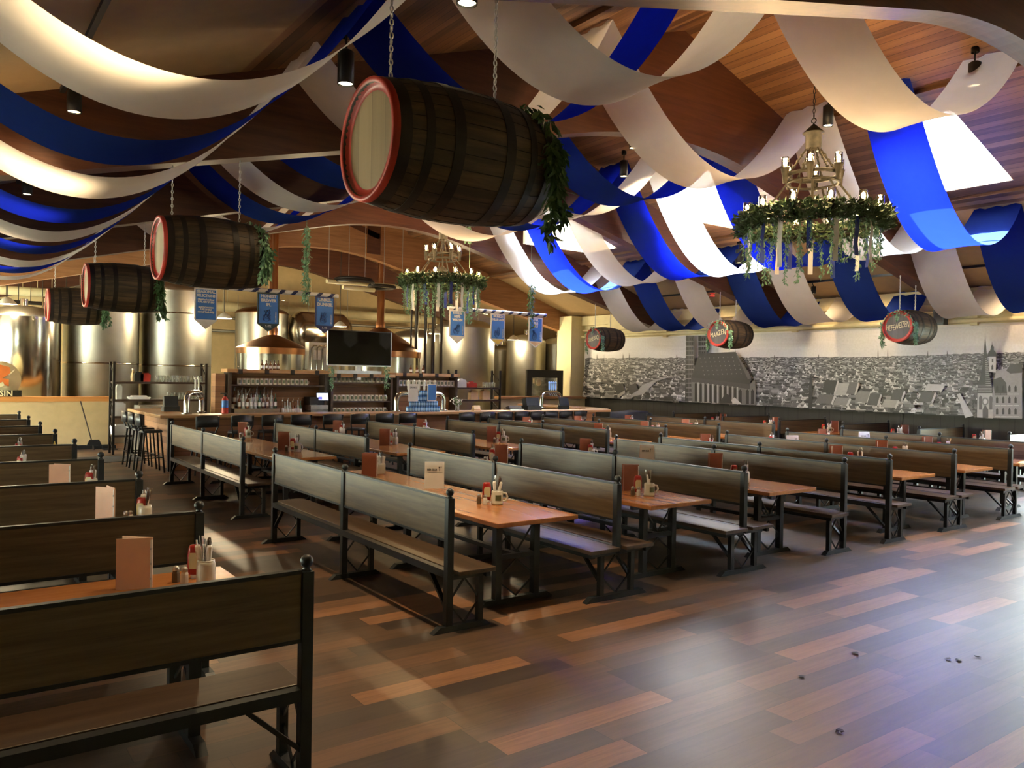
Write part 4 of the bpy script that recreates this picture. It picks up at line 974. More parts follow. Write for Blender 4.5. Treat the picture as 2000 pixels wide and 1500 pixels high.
mb = lath((.001,0),(.05,0),(.05,.15),(.025,.22),(.025,.26),(.001,.26)); simple('bottle', [('body', mb, M['tanpaint']), ('cap', lath((.026,.26),(.03,.27),(.03,.30),(.001,.30)), M['white'])], 'tan plastic bottle on the top shelf of the left rack', 'bottle', (x0+w*.22, 19.85, zs[0]+.001))
x0, w, zs = rack('open shelf rack right of the back bar', 890, 976, 19.0, 722, (757,781))
for i in range(5): glass(x0+w*(.72+.055*i), 19.2, zs[0]+.001, 'glass on the right-hand rack, %s from the left' % ORD[i], 'glasses on the right rack')
for (nm, u, s, d, mt, lab, cat) in (('caddy',.42,0,(.3,.2,.14),'red','red caddy on the upper shelf of the right rack','caddy'),('box',.18,0,(.3,.2,.22),'china','pale box on the upper shelf of the right rack','box'),('paper_bag',.47,1,(.26,.16,.26),'tanpaint','brown paper bag on the lower shelf of the right rack, left one','bag'),('paper_bag',.74,1,(.26,.16,.28),'tanpaint','brown paper bag on the lower shelf of the right rack, right one','bag')):
    bb_ = MB(); x_, y_, z_ = d; bb_.prism([(-x_/2,0),(x_/2,0),(x_/2*.95,z_*.85),(x_/2*.6,z_),(-x_/2*.6,z_),(-x_/2*.95,z_*.85)], -y_/2, y_/2, lambda a, b, h: (a, h, b))
    r2 = MB(); r2.b2((-x_/4,-.02,z_),(x_/4,.02,z_+.03)); simple(nm, [('body', bb_, M[mt]), ('top', r2, M[mt])], lab, cat, (x0+w*u, 19.2, zs[s]+.001))
# steel cabinet, broom, mat, mustard, covered cart
a = WY(274, 800, 18.75); mb = MB(); mb.b2((a.x,18.75,0),(a.x+.62,19.4,1.12)); t = thing('steel_cabinet', 'stainless steel cabinet behind the left end of the bar', 'cabinet'); mb.build('body', M['ssb'], t)
mb = MB(); mb.b2((a.x+.03,18.73,.1),(a.x+.59,18.75,1.08)); d_ = mb.build('door', M['ssb'], t); mb = MB(); mb.b2((a.x+.07,18.70,.5),(a.x+.1,18.73,.8)); mb.build('handle', M['silver'], d_)
mb = MB(); mb.cyl((0,0,.0),(-.30,-.0,1.15),.014,n=8); hd = MB(); hd.prism([(-.16,0),(.16,0),(.10,.14),(-.10,.14)], -.03, .03, lambda a, b, h: (a, h, b))
q = WZ(190, 880, .02); o = simple('broom', [('handle', mb, M['darkwood']), ('brush', hd, M['black'])], 'broom with dark brown handle leaning on the cream half wall', 'broom', (q.x, 20.98, 0)); o.children[0].rotation_euler = (-.1, 0, 0); o.children[0].location = (0,0,.1)
q = WZ(212, 880, .02); simple('dustpan', [('pan', bx(((-.15,-.12,0),(.15,.12,.015)),((-.15,.10,0),(.15,.12,.09))), M['black']), ('handle', bx(((-.02,.12,.04),(.02,.16,.07))), M['black'])], 'black dustpan on the floor beside the broom', 'dustpan', (q.x+.1, 20.9, 0.001))
a = WZ(240, 895, 0); mb = MB(); mb.b2((a.x-.9,18.0,.001),(a.x+.55,19.2,.012)); tag(mb.build('floor_mat', M['mat']), 'dark rubber mat on the floor in front of the left rack', 'mat')
mb = MB(); vs = [(-.55,-.4,0),(.55,-.4,0),(.55,.4,0),(-.55,.4,0),(-.52,-.36,.95),(.30,-.36,1.0),(.30,.36,1.0),(-.52,.36,.95),(.55,-.38,.86),(.55,.38,.86)]
mb.add(vs, [(0,1,8,5,4),(1,2,9,8),(2,3,7,6,9),(3,0,4,7),(4,5,6,7),(5,8,9,6)]); o = mb.build('covered_cart', M['greycloth'], None, .04); o.location = (16.3, 16.5, 0.001); tag(o, 'low cart under a dark grey cloth at the right end of the bar', 'cart')

# ------------------------------------------------------------------ brewery vessels
def tank(label, p0, p1, ptop, Y, m, dome=.3, z0=0, grp='stainless brewery tanks', seams=(), neck=True):
    a, b = WY(p0, ptop, Y), WY(p1, ptop, Y); R = abs(b.x-a.x)/2; cx_ = (a.x+b.x)/2; zt = (a.z+b.z)/2
    t = thing('brewery_tank', label, 'tank', (cx_, Y, z0), 0, grp); hh = zt-z0
    mb = MB(); mb.lathe([(R*.97,0),(R,.03),(R,hh)], n=64); mb.build('shell', m, t)
    mb = MB(); mb.lathe([(R+.012,hh-.03),(R+.02,hh),(R*.93,hh+dome*.35),(R*.7,hh+dome*.75),(R*.3,hh+dome),(.001,hh+dome*1.05)], n=64); mb.build('dome', M['copperdark'] if 'copper' in label else M['ssb'], t)
    for s in seams: mb = MB(); mb.lathe([(R+.001,hh*s-.02),(R+.008,hh*s-.015),(R+.008,hh*s+.015),(R+.001,hh*s+.02)], n=64); mb.build('band', M['ss'], t)
    if neck: mb = MB(); mb.cyl((0,0,hh+dome),(0,0,hh+dome+.18),.09,n=16); mb.tube([(R*.5,0,hh+dome*.8),(R*.5,0,hh+dome+.25),(R*.9,0,hh+dome+.25)], .025, 8); mb.build('fittings', M['ss'], t)
    return t
tank('polished tank with tall vertical reflections at the far left', -30, 120, 618, 23.0, M['ss'], .25)
tank('brushed tall tank behind the left open rack, left one', 124, 272, 585, 23.4, M['ssb'], .4, seams=(.55,))
tank('brushed tall tank behind the left open rack, right one with dome above the first banner', 275, 412, 572, 23.6, M['ssb'], .4, seams=(.5,.85))
tank('large brushed tank right of the black pipes', 858, 956, 642, 22.6, M['ssb'], .3, seams=(.45,))
tank('pale narrow tank between the big brushed tank and the twin tanks', 957, 1000, 684, 25.2, M['ssb'], .2)
tank('left one of the twin tanks behind the dark door', 997, 1058, 668, 22.6, M['ssb'], .25)
tank('right one of the twin tanks beside the cream column', 1066, 1114, 673, 22.4, M['ssb'], .25)
tank('brushed tank behind the thin black pipes', 764, 860, 662, 24.6, M['ssb'], .3)
tank('tall slim tank behind the copper-hatted kettle', 462, 560, 612, 25.0, M['ssb'], .2)
def kettle(label, p0, p1, prim, pcone, ptop, pipe, Y, pm, ystack):
    a, b = WY(p0, prim, Y), WY(p1, prim, Y); R = (b.x-a.x)/2; cx_ = (a.x+b.x)/2; zr = a.z; t = thing('brew_kettle', label, 'kettle', (cx_, Y, 0), 0, 'copper-topped brew kettles')
    zb = WY(p0, prim+12, Y).z; zc = WY((p0+p1)/2, pcone, Y).z
    mb = MB(); mb.lathe([(R*.98,0),(R*.98,zb)], n=64); mb.build('shell', M['ss'], t)
    mb = MB(); mb.lathe([(R,zb),(R*1.01,zr)], n=64); mb.build('copper_band', M['copper'], t)
    mb = MB(); mb.lathe([(R*1.02,zr),(R*.75,zr+(zc-zr)*.35),(R*.4,zr+(zc-zr)*.72),(R*.13,zc)], n=64); mb.build('copper_cone', M['copperdark'], t)
    pr = pipe/2; mb = MB(); mb.lathe([(pr*1.25,zc-.06),(pr*1.25,zc+.15),(pr,zc+.2),(pr,ystack)], n=24); mb.build('stack_pipe', M['copper'], t)
for (lab, p0, p1, prim, pc, pp) in (('copper-hatted brew kettle with tall copper stack, left of the television', 464, 598, 678, 654, .22), ('copper-hatted brew kettle with tall copper stack behind the television', 668, 812, 684, 640, .22)):
    kettle(lab, p0, p1, prim, pc, 0, pp, 21.3 if p0 < 500 else 22.0, 0, 6.1)
a, b = WY(590, 640, 24.5), WY(648, 640, 24.5); mb = MB(); mb.lathe([(.001,0),(.5,.1),(.62,.3),(.62,1.7),(.5,1.9),(.001,2.0)], n=40, axis=(1,0,0)); o = mb.build('horizontal_vessel', M['ss']); o.location = (a.x-.4, 24.5, a.z-.1); tag(o, 'horizontal stainless vessel behind the second blue banner', 'tank')
mb = MB(); mb.b2((a.x+.2,24.3,0),(a.x+.35,24.7,a.z-.65)); mb.b2((a.x+1.1,24.3,0),(a.x+1.25,24.7,a.z-.65)); mb.build('stand', M['ssb'], o); o.children[0].location = (-o.location.x, -24.5, -o.location.z)
# control panel
a, b = WY(602, 668, 19.9), WY(640, 722, 19.9); mb = MB(); mb.b2((0,-.05,0),(b.x-a.x,.2,a.z-b.z)); t = thing('control_panel', 'grey control panel with pipes just left of the television', 'control panel', (a.x,19.9,b.z)); mb.build('board', M['ssb'], t)
mb = MB(); w_ = b.x-a.x
for k in range(3): x = .06+k*.15; mb.tube([(x,-.1,.0),(x,-.1,.55),(x+.06,-.1,.62),(x+.14,-.1,.62)], .018, 6)
mb.build('pipes', M['ss'], t); mb = MB(); mb.b2((w_*.25,-.08,.25),(w_*.6,-.055,.5)); mb.build('notice', M['white'], t); mb = MB(); mb.b2((0,.0,-b.z),(.06,.06,0)); mb.b2((w_-.06,0,-b.z),(w_,.06,0)); mb.build('legs', M['ssb'], t)
# thin black vertical pipes and roof piping
for i, (px, y0, rr) in enumerate(((804,600,.03),(814,598,.05),(832,596,.045),(847,580,.05),(863,592,.05))):
    a, b = WY(px, y0, 21.2), WY(px, 728, 21.2); mb = MB(); mb.cyl((a.x,21.2,0.001),(a.x,21.2,4.6),rr,n=10); tag(mb.build('vertical_pipe', M['pipe']), 'tall dark vertical pipe behind the right back bar, %s from the left' % ORD[i], 'pipe', 'dark vertical pipes')
for i, (p0, p1, py, Y, rr, m, lab) in enumerate(((400,850,596,26.6,.16,'cream','fat cream duct running along the brewery wall'),(390,850,618,26.0,.05,'ssb','thin steel pipe running under the cream duct'),(300,860,640,26.3,.05,'ssb','thin steel pipe low behind the kettles'),(0,170,566,25.0,.12,'cream','cream pipe above the polished tank'),(0,140,588,24.6,.05,'pipe','dark pipe above the polished tank'))):
    a, b = WY(p0, py, Y), WY(p1, py+ (6 if i < 3 else 2), Y); z = a.z; mb = MB(); mb.cyl((a.x,Y,z),(b.x,Y,z),rr,n=14)
    for k in range(6): xx = a.x+(b.x-a.x)*(k+.5)/6; mb.cyl((xx,Y,z),(xx,Y,min(z+1.2, roof(xx)-.05)),.01,n=6)
    tag(mb.build('pipe', M[m]), lab, 'pipe', 'overhead brewery pipes')
# hanging ring of pipework in front of the wood gable
a = WY(700, 552, 21.0); t = thing('pipe_manifold', 'horizontal ring of coiled hoses and pipes hanging over the back bar', 'pipework', (a.x,21.0,a.z))
mb = MB(); mb.torus((-.15,0,.0),.55,.05,n=30); mb.torus((.75,.2,-.05),.45,.05,n=30); mb.torus((-.15,0,.07),.5,.045,n=30); mb.build('hose_coil', M['hoop'], t)
mb = MB(); mb.cyl((-1.0,-.1,-.05),(1.8,.2,.02),.06,n=12); mb.cyl((-.6,-.3,-.2),(.4,-.2,-.2),.06,n=12); mb.build('pipe', M['cream'], t)
mb = MB()
for x in (-.9,-.3,.2,.8,1.4): mb.cyl((x,0,0),(x,0,1.7),.008,n=6)
mb.build('hanger_wires', M['silver'], t)
def pendant(px, py, Y, lab):
    a = WY(px, py, Y); t = thing('pendant_lamp', lab, 'lamp', (a.x,Y,a.z), 0, 'white brewery pendant lamps')
    mb = MB(); mb.lathe([(.20,0),(.19,.03),(.10,.12),(.04,.16),(.001,.17)], n=24); mb.build('shade', M['china'], t); mb = MB(); mb.lathe([(.001,-.01),(.18,.01)], n=24); mb.build('lamp_face', emit('pendant_glow_%d' % px, (1,.88,.62), 8), t)
    mb = MB(); mb.cyl((0,0,.17),(0,0,max(.5, roof(a.x)-a.z-.1)),.01,n=6); mb.build('cord', M['black'], t)
    l = bpy.data.lights.new('pendant_light','POINT'); l.energy = 62*LK; l.color = (1,.80,.48); l.shadow_soft_size = .15; o = bpy.data.objects.new('pendant_light', l); C.objects.link(o); o.location = (a.x,Y,a.z-.12)
for px, py, Y, lab in ((438,622,22.3,'white pendant lamp right of the white banner'),(664,638,22.6,'white pendant lamp above the left edge of the television'),(14,594,22.0,'white pendant lamp at the left edge above the polished tank'),(1003,664,22.0,'small white pendant lamp between the yellow-tipped and last banners'),(850,652,21.6,'white pendant lamp among the dark pipes')): pendant(px, py, Y, lab)

# ------------------------------------------------------------------ striped poles, banners, garlands over the bar
YP = 15.5
def pole(px0, py0, px1, py1, label):
    a, b = WY(px0, py0, YP), WY(px1, py1, YP); w = b.x-a.x; z = (a.z+b.z)/2; mb = MB(); r = .045; n = 20; k = int(w/.02)
    vs = []; fs = []; mi = []
    for i in range(k+1): vs += [(w*i/k, r*math.cos(2*PI*q/n), r*math.sin(2*PI*q/n)) for q in range(n)]
    for i in range(k):
        for q in range(n):
            fs.append((i*n+q, i*n+(q+1)%n, (i+1)*n+(q+1)%n, (i+1)*n+q)); mi.append(1 if ((w*i/k/.26 + q/n) % 1) < .36 else 0)
    o = len(mb.v); mb.add(vs, fs, 0, True); mb.m = mi
    mb.add(vs[:n]+vs[-n:], [tuple(range(n))[::-1], tuple(range(n,2*n))], 0)
    ob = mb.build('striped_pole', [M['ribbonwhite'], M['navy']]); ob.location = (a.x, YP, z); tag(ob, label, 'pole', 'blue and white striped poles')
    return a.x, w, z
xa, wa, za = pole(425, 562, 660, 577, 'blue and white striped pole hanging over the left of the bar')
xb, wb, zb2 = pole(875, 600, 1066, 618, 'blue and white striped pole hanging over the right of the bar')
def banner(px0, px1, py0, pyb, pyt, frame, fill, tip, lines, label, sub=None, Y=YP-.06, big=False):
    a = WY(px0, py0, Y); b = WY(px1, py0, Y); zb = WY(px0, pyb, Y).z; zt_ = WY((px0+px1)/2, pyt, Y).z; w = b.x-a.x; z0 = (a.z+WY(px1,py0,Y).z)/2
    t = thing('banner', label, 'banner', (a.x, Y, zb), 0, 'pointed beer banners'); h = z0-zb; d = zb-zt_; cx_ = w/2
    mb = MB(); mb.prism([(0,h),(0,0),(cx_,-d),(w,0),(w,h)], 0, .012, lambda p, q, hh: (p, hh, q)); mb.build('backing', frame, t)
    e = w*.07; mb = MB(); mb.prism([(e,h-e),(e,e*.4),(w-e,e*.4),(w-e,h-e)], -.004, -.001, lambda p, q, hh: (p, hh, q)); pn = mb.build('print', fill, t)
    if tip: mb = MB(); mb.prism([(e*1.2,-e*.3),(cx_,-d+e*1.1),(w-e*1.2,-e*.3)], -.004, -.001, lambda p, q, hh: (p, hh, q)); mb.build('tip', tip, t)
    R_ = Matrix.Rotation(PI/2, 4, 'X'); zz = h-e*2.3
    for (s, k) in lines:
        lettering(s, w*k, M['ribbonwhite'], pn, Matrix.Translation((cx_,-.007,zz)) @ R_, maxw=w*.8, bold=.004); zz -= w*k*1.05
    if not big:
        r = random.Random(px0); mb = MB()
        for i in range(7):                                   # line drawing
            pts = [(w*(.25+.4*r.random()), -.006, h*(.10+.40*r.random())) for _ in range(4)]; mb.tube(pts, w*.010, 4)
        mb.torus((w*.42,-.006,h*.2), w*.16, w*.013, (0,1,0), 20, 4); mb.build('drawing', M['bluedk'], pn)
        lettering('BAVARIAN', w*.10, M['ribbonwhite'], pn, Matrix.Translation((w*.84,-.007,h*.24)) @ R_ @ Matrix.Rotation(PI/2, 4, 'Z'), maxw=h*.36)
    if sub: lettering(sub, w*.15, M['ribbonwhite'], t, Matrix.Translation((cx_,-.008,-d*.28)) @ R_, maxw=w*.4)
W_ = M['ribbonwhite']
banner(380, 425, 563, 624, 643, W_, M['blueprint'], None, (('SEASONAL',.17),('SELECTIONS',.17),('Oktoberfest Beer',.10),('5.5% ABV 25 IBU',.10),('',.12),('and Hefeweizen',.10),('5.0% 20 IBU',.10),('served fresh daily',.10)), 'white-edged banner reading SEASONAL SELECTIONS, leftmost over the bar', Y=YP-.3, big=True)
banner(503, 546, 572, 632, 648, M['greentip'], M['blueprint'], M['greentip'], (('HONEST',.18),('BREWER',.18),('IPL',.18)), 'dark-edged blue banner reading HONEST BREWER IPL 5.0%', '5.0%')
banner(616, 653, 580, 636, 651, M['navy'], M['blueprint'], M['navy'], (('UNKEL',.22),('DUNKEL',.22)), 'dark-edged blue banner reading UNKEL DUNKEL', '5.4%')
banner(878, 909, 606, 656, 671, W_, M['blueprint'], W_, (('FAMILIE',.17),('HEFE-',.17),('WEIZEN',.17)), 'white-edged blue banner with white tip, leftmost on the right pole')
banner(959, 987, 613, 662, 676, W_, M['blueprint'], M['yellow'], (('MUNICH',.17),('HELLES LAGER',.17)), 'blue banner with yellow tip in the middle of the right pole')
banner(1033, 1060, 620, 667, 679, W_, M['blueprint'], M['tanpaint'], (('EDEL',.17),('FELS',.17),('PILS',.17)), 'blue banner with tan tip at the right end of the right pole')
mb = MB(); mb.cyl((WY(380,563,YP-.3).x-.02, YP-.3, za), (xa+.05, YP-.05, za), .03, n=10); mb.build('extension', M['ribbonwhite'], [o for o in bpy.data.objects if o.name.startswith('striped_pole')][0]); e = bpy.data.objects['extension']; e.location = -Vector(e.parent.location)
for (px, pt, pb, Y, ln, lab) in ((599,446,585,YP,5,'long green garland hanging down to the left striped pole'),(1037,560,640,YP,5,'green garland hanging down to the right end of the right striped pole'),(916,572,625,YP,5,'green garland hanging at the left of the right striped pole'),(915,440,470,YP+.3,5,'short green garland hanging under the biggest barrel in view')):
    a, b = WY(px, pt, Y), WY(px, pb, Y); r = random.Random(px); mb = MB(); strand(mb, (a.x,Y-.02,a.z), (a.x,Y-.02,b.z), 9, .085, .065, 0, r)
    mb.cyl((a.x,Y,b.z),(a.x,Y,min(roof(a.x)-.015,a.z+4)),.006,n=6); tag(mb.build('leaf_garland', M['leafpale'] if px < 950 else M['leaf']), lab, 'garland')

# round sign on the half wall
a = WY(8, 733, 21.2); R = WY(50, 733, 21.2).x-a.x
t = thing('round_sign', 'round metal sign with orange shape and cut letters on the cream half wall', 'sign', (a.x-.08, 21.27, ZLOW+.112))
mb = MB(); mb.lathe([(.001,-.02),(R,-.02),(R,.02),(.001,.02)], (0,0,R*.92), 48, axis=(0,1,0)); mb.build('disc', M['cream_letter'], t)
mb = MB(); mb.prism([(-R*.9,R*.5),(-R*.3,R*.45),(0,R*.75),(R*.42,R*.55),(R*.42,R*.95),(R*.12,R*1.0),(R*.5,R*1.25),(R*.45,R*1.6),(-.02,R*1.75),(-R*.8,R*1.5)], -.04, -.022, lambda p, q, h: (p, h, q)); mb.build('emblem', M['orange'], t)
mb = MB(); mb.prism([(-R*.2,R*.35),(R*.22,R*.62),(R*.15,R*.8),(-R*.35,R*.55)], -.05, -.041, lambda p, q, h: (p, h, q)); mb.prism([(R*.45,R*1.15),(R*.7,R*1.45),(R*.66,R*1.5),(R*.4,R*1.2)], -.05, -.041, lambda p, q, h: (p, h, q)); mb.build('cutout', M['cream_letter'], t)
lettering('WISCONSIN', R*.42, M['cream_letter'], t, Matrix.Translation((-R*.55,-.055,R*.16)) @ Matrix.Rotation(PI/2, 4, 'X'), maxw=R*3.0, bold=.004)
mb = MB(); mb.b2((-R*2.1,-.05,0),(R*1.02,.02,R*.34)); mb.build('base_plate', M['bronze'], t)
# wall speakers
for px, py, lab in ((1490,622,'black speaker on the wall above the MARZEN barrel'),(1838,620,'black speaker on the wall beside the HEFEWEIZEN barrel')):
    q = WX(px, py, 17.95); mb = MB(); mb.prism([(-.1,-.16),(.1,-.16),(.13,.16),(-.13,.16)], -.1, .1, lambda a, b, h: (h, a, b)); o = mb.build('wall_speaker', M['black']); o.location = (17.95, q.y, q.z); tag(o, lab, 'speaker', 'black wall speakers'); mb = MB(); mb.b2((.08,-.03,-.04),(.22,.03,.04)); mb.build('bracket', M['black'], o); mb = MB(); mb.b2((-.104,-.08,-.12),(-.1,.08,.12)); mb.build('grille', M['hoop'], o)
q = WY(1391, 576, 12.5); mb = lath((.001,0),(.06,0),(.07,.03),(.001,.08)); simple('strobe_alarm', [('body', mb, M['red']), ('plate', bx(((-.07,-.02,.07),(.07,.02,.1))), M['red'])], 'small red alarm under the beam above the MARZEN barrel', 'alarm', (q.x, 12.5, q.z-.05))
# dry leaves on the floor
for i, (px, py) in enumerate(((1669,1277),(1852,1289),(1872,1291),(1566,1323),(1910,1285),(1640,1432))):
    q = WZ(px, py, 0); mb = MB(); r = random.Random(i); vs = [(0,0,.012)]+[(.035*r.uniform(.4,1)*math.cos(a), .03*r.uniform(.4,1)*math.sin(a), .004+.012*r.random()) for a in [k*.9 for k in range(7)]]
    mb.add(vs, [(0,k+1,(k+1)%7+1) for k in range(7)]); o = mb.build('dry_leaf', M['hoop']); o.location = (q.x,q.y,.001); tag(o, 'dry dark leaf scrap on the open floor at lower right, %s of six' % ORD[i], 'leaf', 'dry leaf scraps on the floor')
# ------------------------------------------------------------------ things on the tables
TZ = .7455
P0 = {}
def proto(key, make, loc, rz, lab, cat, grp):
    if key not in P0:
        o = make(); P0[key] = o; o.location = loc; o.rotation_euler = (0,0,rz); tag(o, lab, cat, grp); return o
    return dup(P0[key], loc, rz, lab, grp)
def mk_mug():
    mb = MB(); mb.lathe([(.001,0),(.050,0),(.056,.008),(.056,.02),(.052,.03),(.052,.115),(.047,.125),(.043,.125),(.045,.02),(.001,.02)], n=20); o = mb.build('stoneware_mug', M['china'])
    mb = MB(); mb.tube([(.05,0,.03),(.08,0,.035),(.092,0,.07),(.08,0,.10),(.05,0,.105)], .009, 8); mb.build('handle', M['china'], o)
    mb = MB(); vs = []
    for i in range(9): a = -1.9+i*.13; vs += [(.0535*math.cos(a),.0535*math.sin(a),.04),(.0535*math.cos(a),.0535*math.sin(a),.09)]
    mb.add(vs, [(2*i,2*i+2,2*i+3,2*i+1) for i in range(8)], 0, True); mb.build('print', M['steinprint'], o); return o
def mk_cup():
    mb = MB(); mb.lathe([(.001,0),(.046,0),(.050,.012),(.050,.10),(.044,.125),(.040,.125),(.042,.02),(.001,.02)], n=20); o = mb.build('stoneware_cup', M['china'])
    mb = MB(); mb.torus((0,0,.123), .042, .004, n=20, k=6); mb.build('rim', M['white'], o); return o
def mk_ketchup():
    mb = MB(); n = 20; vs = []; prof_ = [(0,.022,.018),(.02,.022,.018),(.022,.036,.022),(.05,.040,.025),(.13,.040,.025),(.17,.036,.024),(.185,.028,.018),(.188,.001,.001)]
    for z, a, b in prof_:
        for i in range(n):
            c, s = math.cos(2*PI*i/n), math.sin(2*PI*i/n); k = .75; vs.append((a*math.copysign(abs(c)**k, c), b*math.copysign(abs(s)**k, s), z))
    mb.add(vs, [(q*n+i, q*n+(i+1)%n, (q+1)*n+(i+1)%n, (q+1)*n+i) for q in range(len(prof_)-1) for i in range(n)], 0, True)
    o = mb.build('ketchup_bottle', M['ketchup'])
    mb = MB(); mb.lathe([(.001,-.0),(.0235,0),(.0235,.021),(.001,.021)], n=16); mb.build('cap', M['white'], o)
    mb = MB()
    for s in (-1, 1): mb.prism([(-.026,.055),(.026,.055),(.030,.12),(.022,.145),(-.022,.145),(-.030,.12)], s*.0252, s*.0262, lambda a, b, h: (a, h, b))
    mb.build('label', M['cream_letter'], o); return o
def mk_shaker(m):
    def f():
        mb = MB(); mb.lathe([(.001,0),(.020,0),(.022,.004),(.021,.05),(.016,.062),(.016,.066),(.001,.066)], n=8, smooth=False); o = mb.build('salt_shaker' if m == 'napkin' else 'pepper_shaker', M[m])
        mb = MB(); mb.lathe([(.0165,.064),(.018,.068),(.017,.082),(.008,.09),(.001,.09)], n=14); mb.build('metal_top', M['silver'], o); return o
    return f
def mk_menu(m):
    def f():
        mb = MB(); mb.box((-.085,-.022,.135),(.175,.006,.27), rz=.25); o = mb.build('menu_holder', M[m])
        mb = MB(); mb.box((-.085,.022,.135),(.175,.006,.27), rz=-.25); mb.build('back_cover', M[m], o)
        mb = MB(); mb.box((-.08,0,.13),(.16,.012,.255)); mb.build('pages', M['white'], o)
        mb = MB()
        for z in (.05,.13,.21): mb.ball((-.008,-.006,z), .006, 8)
        mb.build('rivets', M['silver'], o); return o
    return f
def mk_sign():
    mb = MB(); mb.box((0,.03,.135),(.20,.006,.275), M=Matrix.Rotation(.18,3,'X')); o = mb.build('table_sign', M['white'])
    mb = MB(); mb.box((0,-.03,.135),(.20,.004,.275), M=Matrix.Rotation(-.18,3,'X')); f = mb.build('front_sheet', M['white'], o)
    T_ = Matrix.Translation((0,-.03,.135)) @ Matrix.Rotation(-.18, 4, 'X') @ Matrix.Translation((0,-.004,0)) @ Matrix.Rotation(PI/2, 4, 'X')
    lettering('BIER CLUB', .026, M['black'], f, T_ @ Matrix.Translation((-.025,.055,0)), maxw=.10, bold=.001)
    mb = MB(); mb.b2((-.07,-.001,.03),(.08,.001,.032)); mb.b2((.045,-.001,.045),(.049,.001,.085)); mb.b2((.065,-.001,.045),(.069,.001,.085)); mb.b2((.042,-.001,.075),(.052,.001,.088)); mb.b2((.062,-.001,.075),(.072,.001,.09)); r = mb.build('rule', M['black'], f); r.matrix_local = Matrix.Translation((0,-.0335,.135)) @ Matrix.Rotation(-.18, 4, 'X'); return o
def mk_roll():
    mb = MB(); mb.lathe([(.001,0),(.012,.002),(.013,.10),(.017,.17),(.012,.185),(.001,.18)], n=10); o = mb.build('napkin_roll', M['napkin'])
    mb = MB(); mb.b2((-.004,-.002,.16),(.004,.002,.215)); mb.build('cutlery_tip', M['steel'], o); return o
def mk_knife():
    mb = MB(); mb.bar((0,0,0),(0,0,.12),.011,.003); mb.bar((0,0,.12),(0,0,.235),.016,.004); return mb.build('cutlery', M['steel'])
def mk_fork():
    mb = MB(); mb.bar((0,0,0),(0,0,.12),.008,.005); mb.lathe([(.004,.12),(.013,.15),(.014,.2),(.008,.225),(.001,.228)], n=8); return mb.build('cutlery', M['seat'])
r = random.Random(17)
def clampt(words, v):
    k = next((i for i, o in enumerate(ORD) if words.startswith(o)), 0); e = .07
    if 'near-block' in words or 'far-block' in words:
        X = FX if 'near-block' in words else BX; y0 = FY if X is FX else BY; i = k if k < 3 else k+1
        c = (X[i]+X[i+1])/2+(.06 if X is FX else .04)
        return Vector((min(max(v.x, c-.42+e), c+.42-e), min(max(v.y, y0+.08+e), y0+3.8-e), TZ))
    if 'left-column' in words: y = 4.44+1.825*k; return Vector((min(v.x, 1.42-e), min(max(v.y, y-.41+e), y+.41-e), TZ))
    return Vector((v.x, v.y, TZ))
def cluster(words, px, py, kind='mug', items='mkspn', ang=0, z=TZ, off=None):
    """words: which table; px,py: foot of the mug on that table top"""
    c = clampt(words, WZ(px, py, z)); vx = Vector((math.cos(YAW), -math.sin(YAW), 0)); vy = Vector((math.sin(YAW), math.cos(YAW), 0))
    P = lambda a, b: clampt(words, c + vx*a + vy*b)
    name = {'mug': 'mug with a handle', 'cup': 'plain cup'}[kind]
    mr = r.uniform(-.4, .4)-YAW
    if 'm' in items: proto(kind, mk_mug if kind == 'mug' else mk_cup, c, mr, 'cream stoneware %s holding cutlery, on %s' % (name, words), 'mug', 'stoneware mugs on the tables')
    if 'n' in items:
        for i in range(3):
            a = 2*PI*i/3+r.random(); o = proto('roll', mk_roll, c+Vector((.018*math.cos(a),.018*math.sin(a),.024)), a, 'white napkin roll in the stoneware mug on %s' % words, 'napkin', 'napkin rolls on '+words)
            o.rotation_euler = (r.uniform(-.16,.16), r.uniform(-.16,.16), a)
        for i in range(3):
            a = r.random()*6; o = proto('knife' if i else 'fork', mk_knife if i else mk_fork, c+Vector((.012*math.cos(a),.012*math.sin(a),.024)), a, ('steel' if i else 'wood-coloured')+' piece of cutlery in the stoneware mug on %s' % words, 'cutlery', 'cutlery in mugs')
            o.rotation_euler = (r.uniform(-.14,.14), r.uniform(-.14,.14), a)
    if 'k' in items: proto('ketchup', mk_ketchup, P(-.10,.10), -YAW+r.uniform(-.3,.3), 'red ketchup bottle with pale label, on %s' % words, 'ketchup bottle', 'ketchup bottles on the tables')
    if 's' in items: proto('salt', mk_shaker('napkin'), P(-.11,-.02), r.random(), 'glass salt shaker with metal top, on %s' % words, 'salt shaker', 'salt shakers on the tables')
    if 'p' in items: proto('pepper', mk_shaker('pepper'), P(-.165,.0), r.random(), 'pepper shaker with metal top, on %s' % words, 'pepper shaker', 'pepper shakers on the tables')
def menu(words, px, py, m='menu', ang=None, z=TZ):
    q = clampt(words, WZ(px, py, z)); proto('menu'+m, mk_menu(m), q, -YAW+(r.uniform(-.2,.2) if ang is None else ang), '%s menu folder standing on %s' % ('dark red-brown' if m == 'menu' else 'pale pink', words), 'menu', 'menu folders on the tables')
def sign(words, px, py, z=TZ):
    q = clampt(words, WZ(px, py, z)); proto('sign', mk_sign, q, -YAW+.1, 'white folded paper sign standing on %s' % words, 'sign', 'white paper signs on the tables')
NB = lambda k: '%s near-block table from left' % ORD[k]
FB = lambda k: '%s far-block table from left' % ORD[k]
LC = lambda k: '%s left-column table from camera' % ORD[k]
e1, e2 = ', near end', ', far end'
cluster(NB(0)+e1, 971, 985); sign(NB(0)+', middle', 848, 953)
cluster(NB(0)+e2, 744, 925, 'cup'); menu(NB(0)+e2, 737, 931)
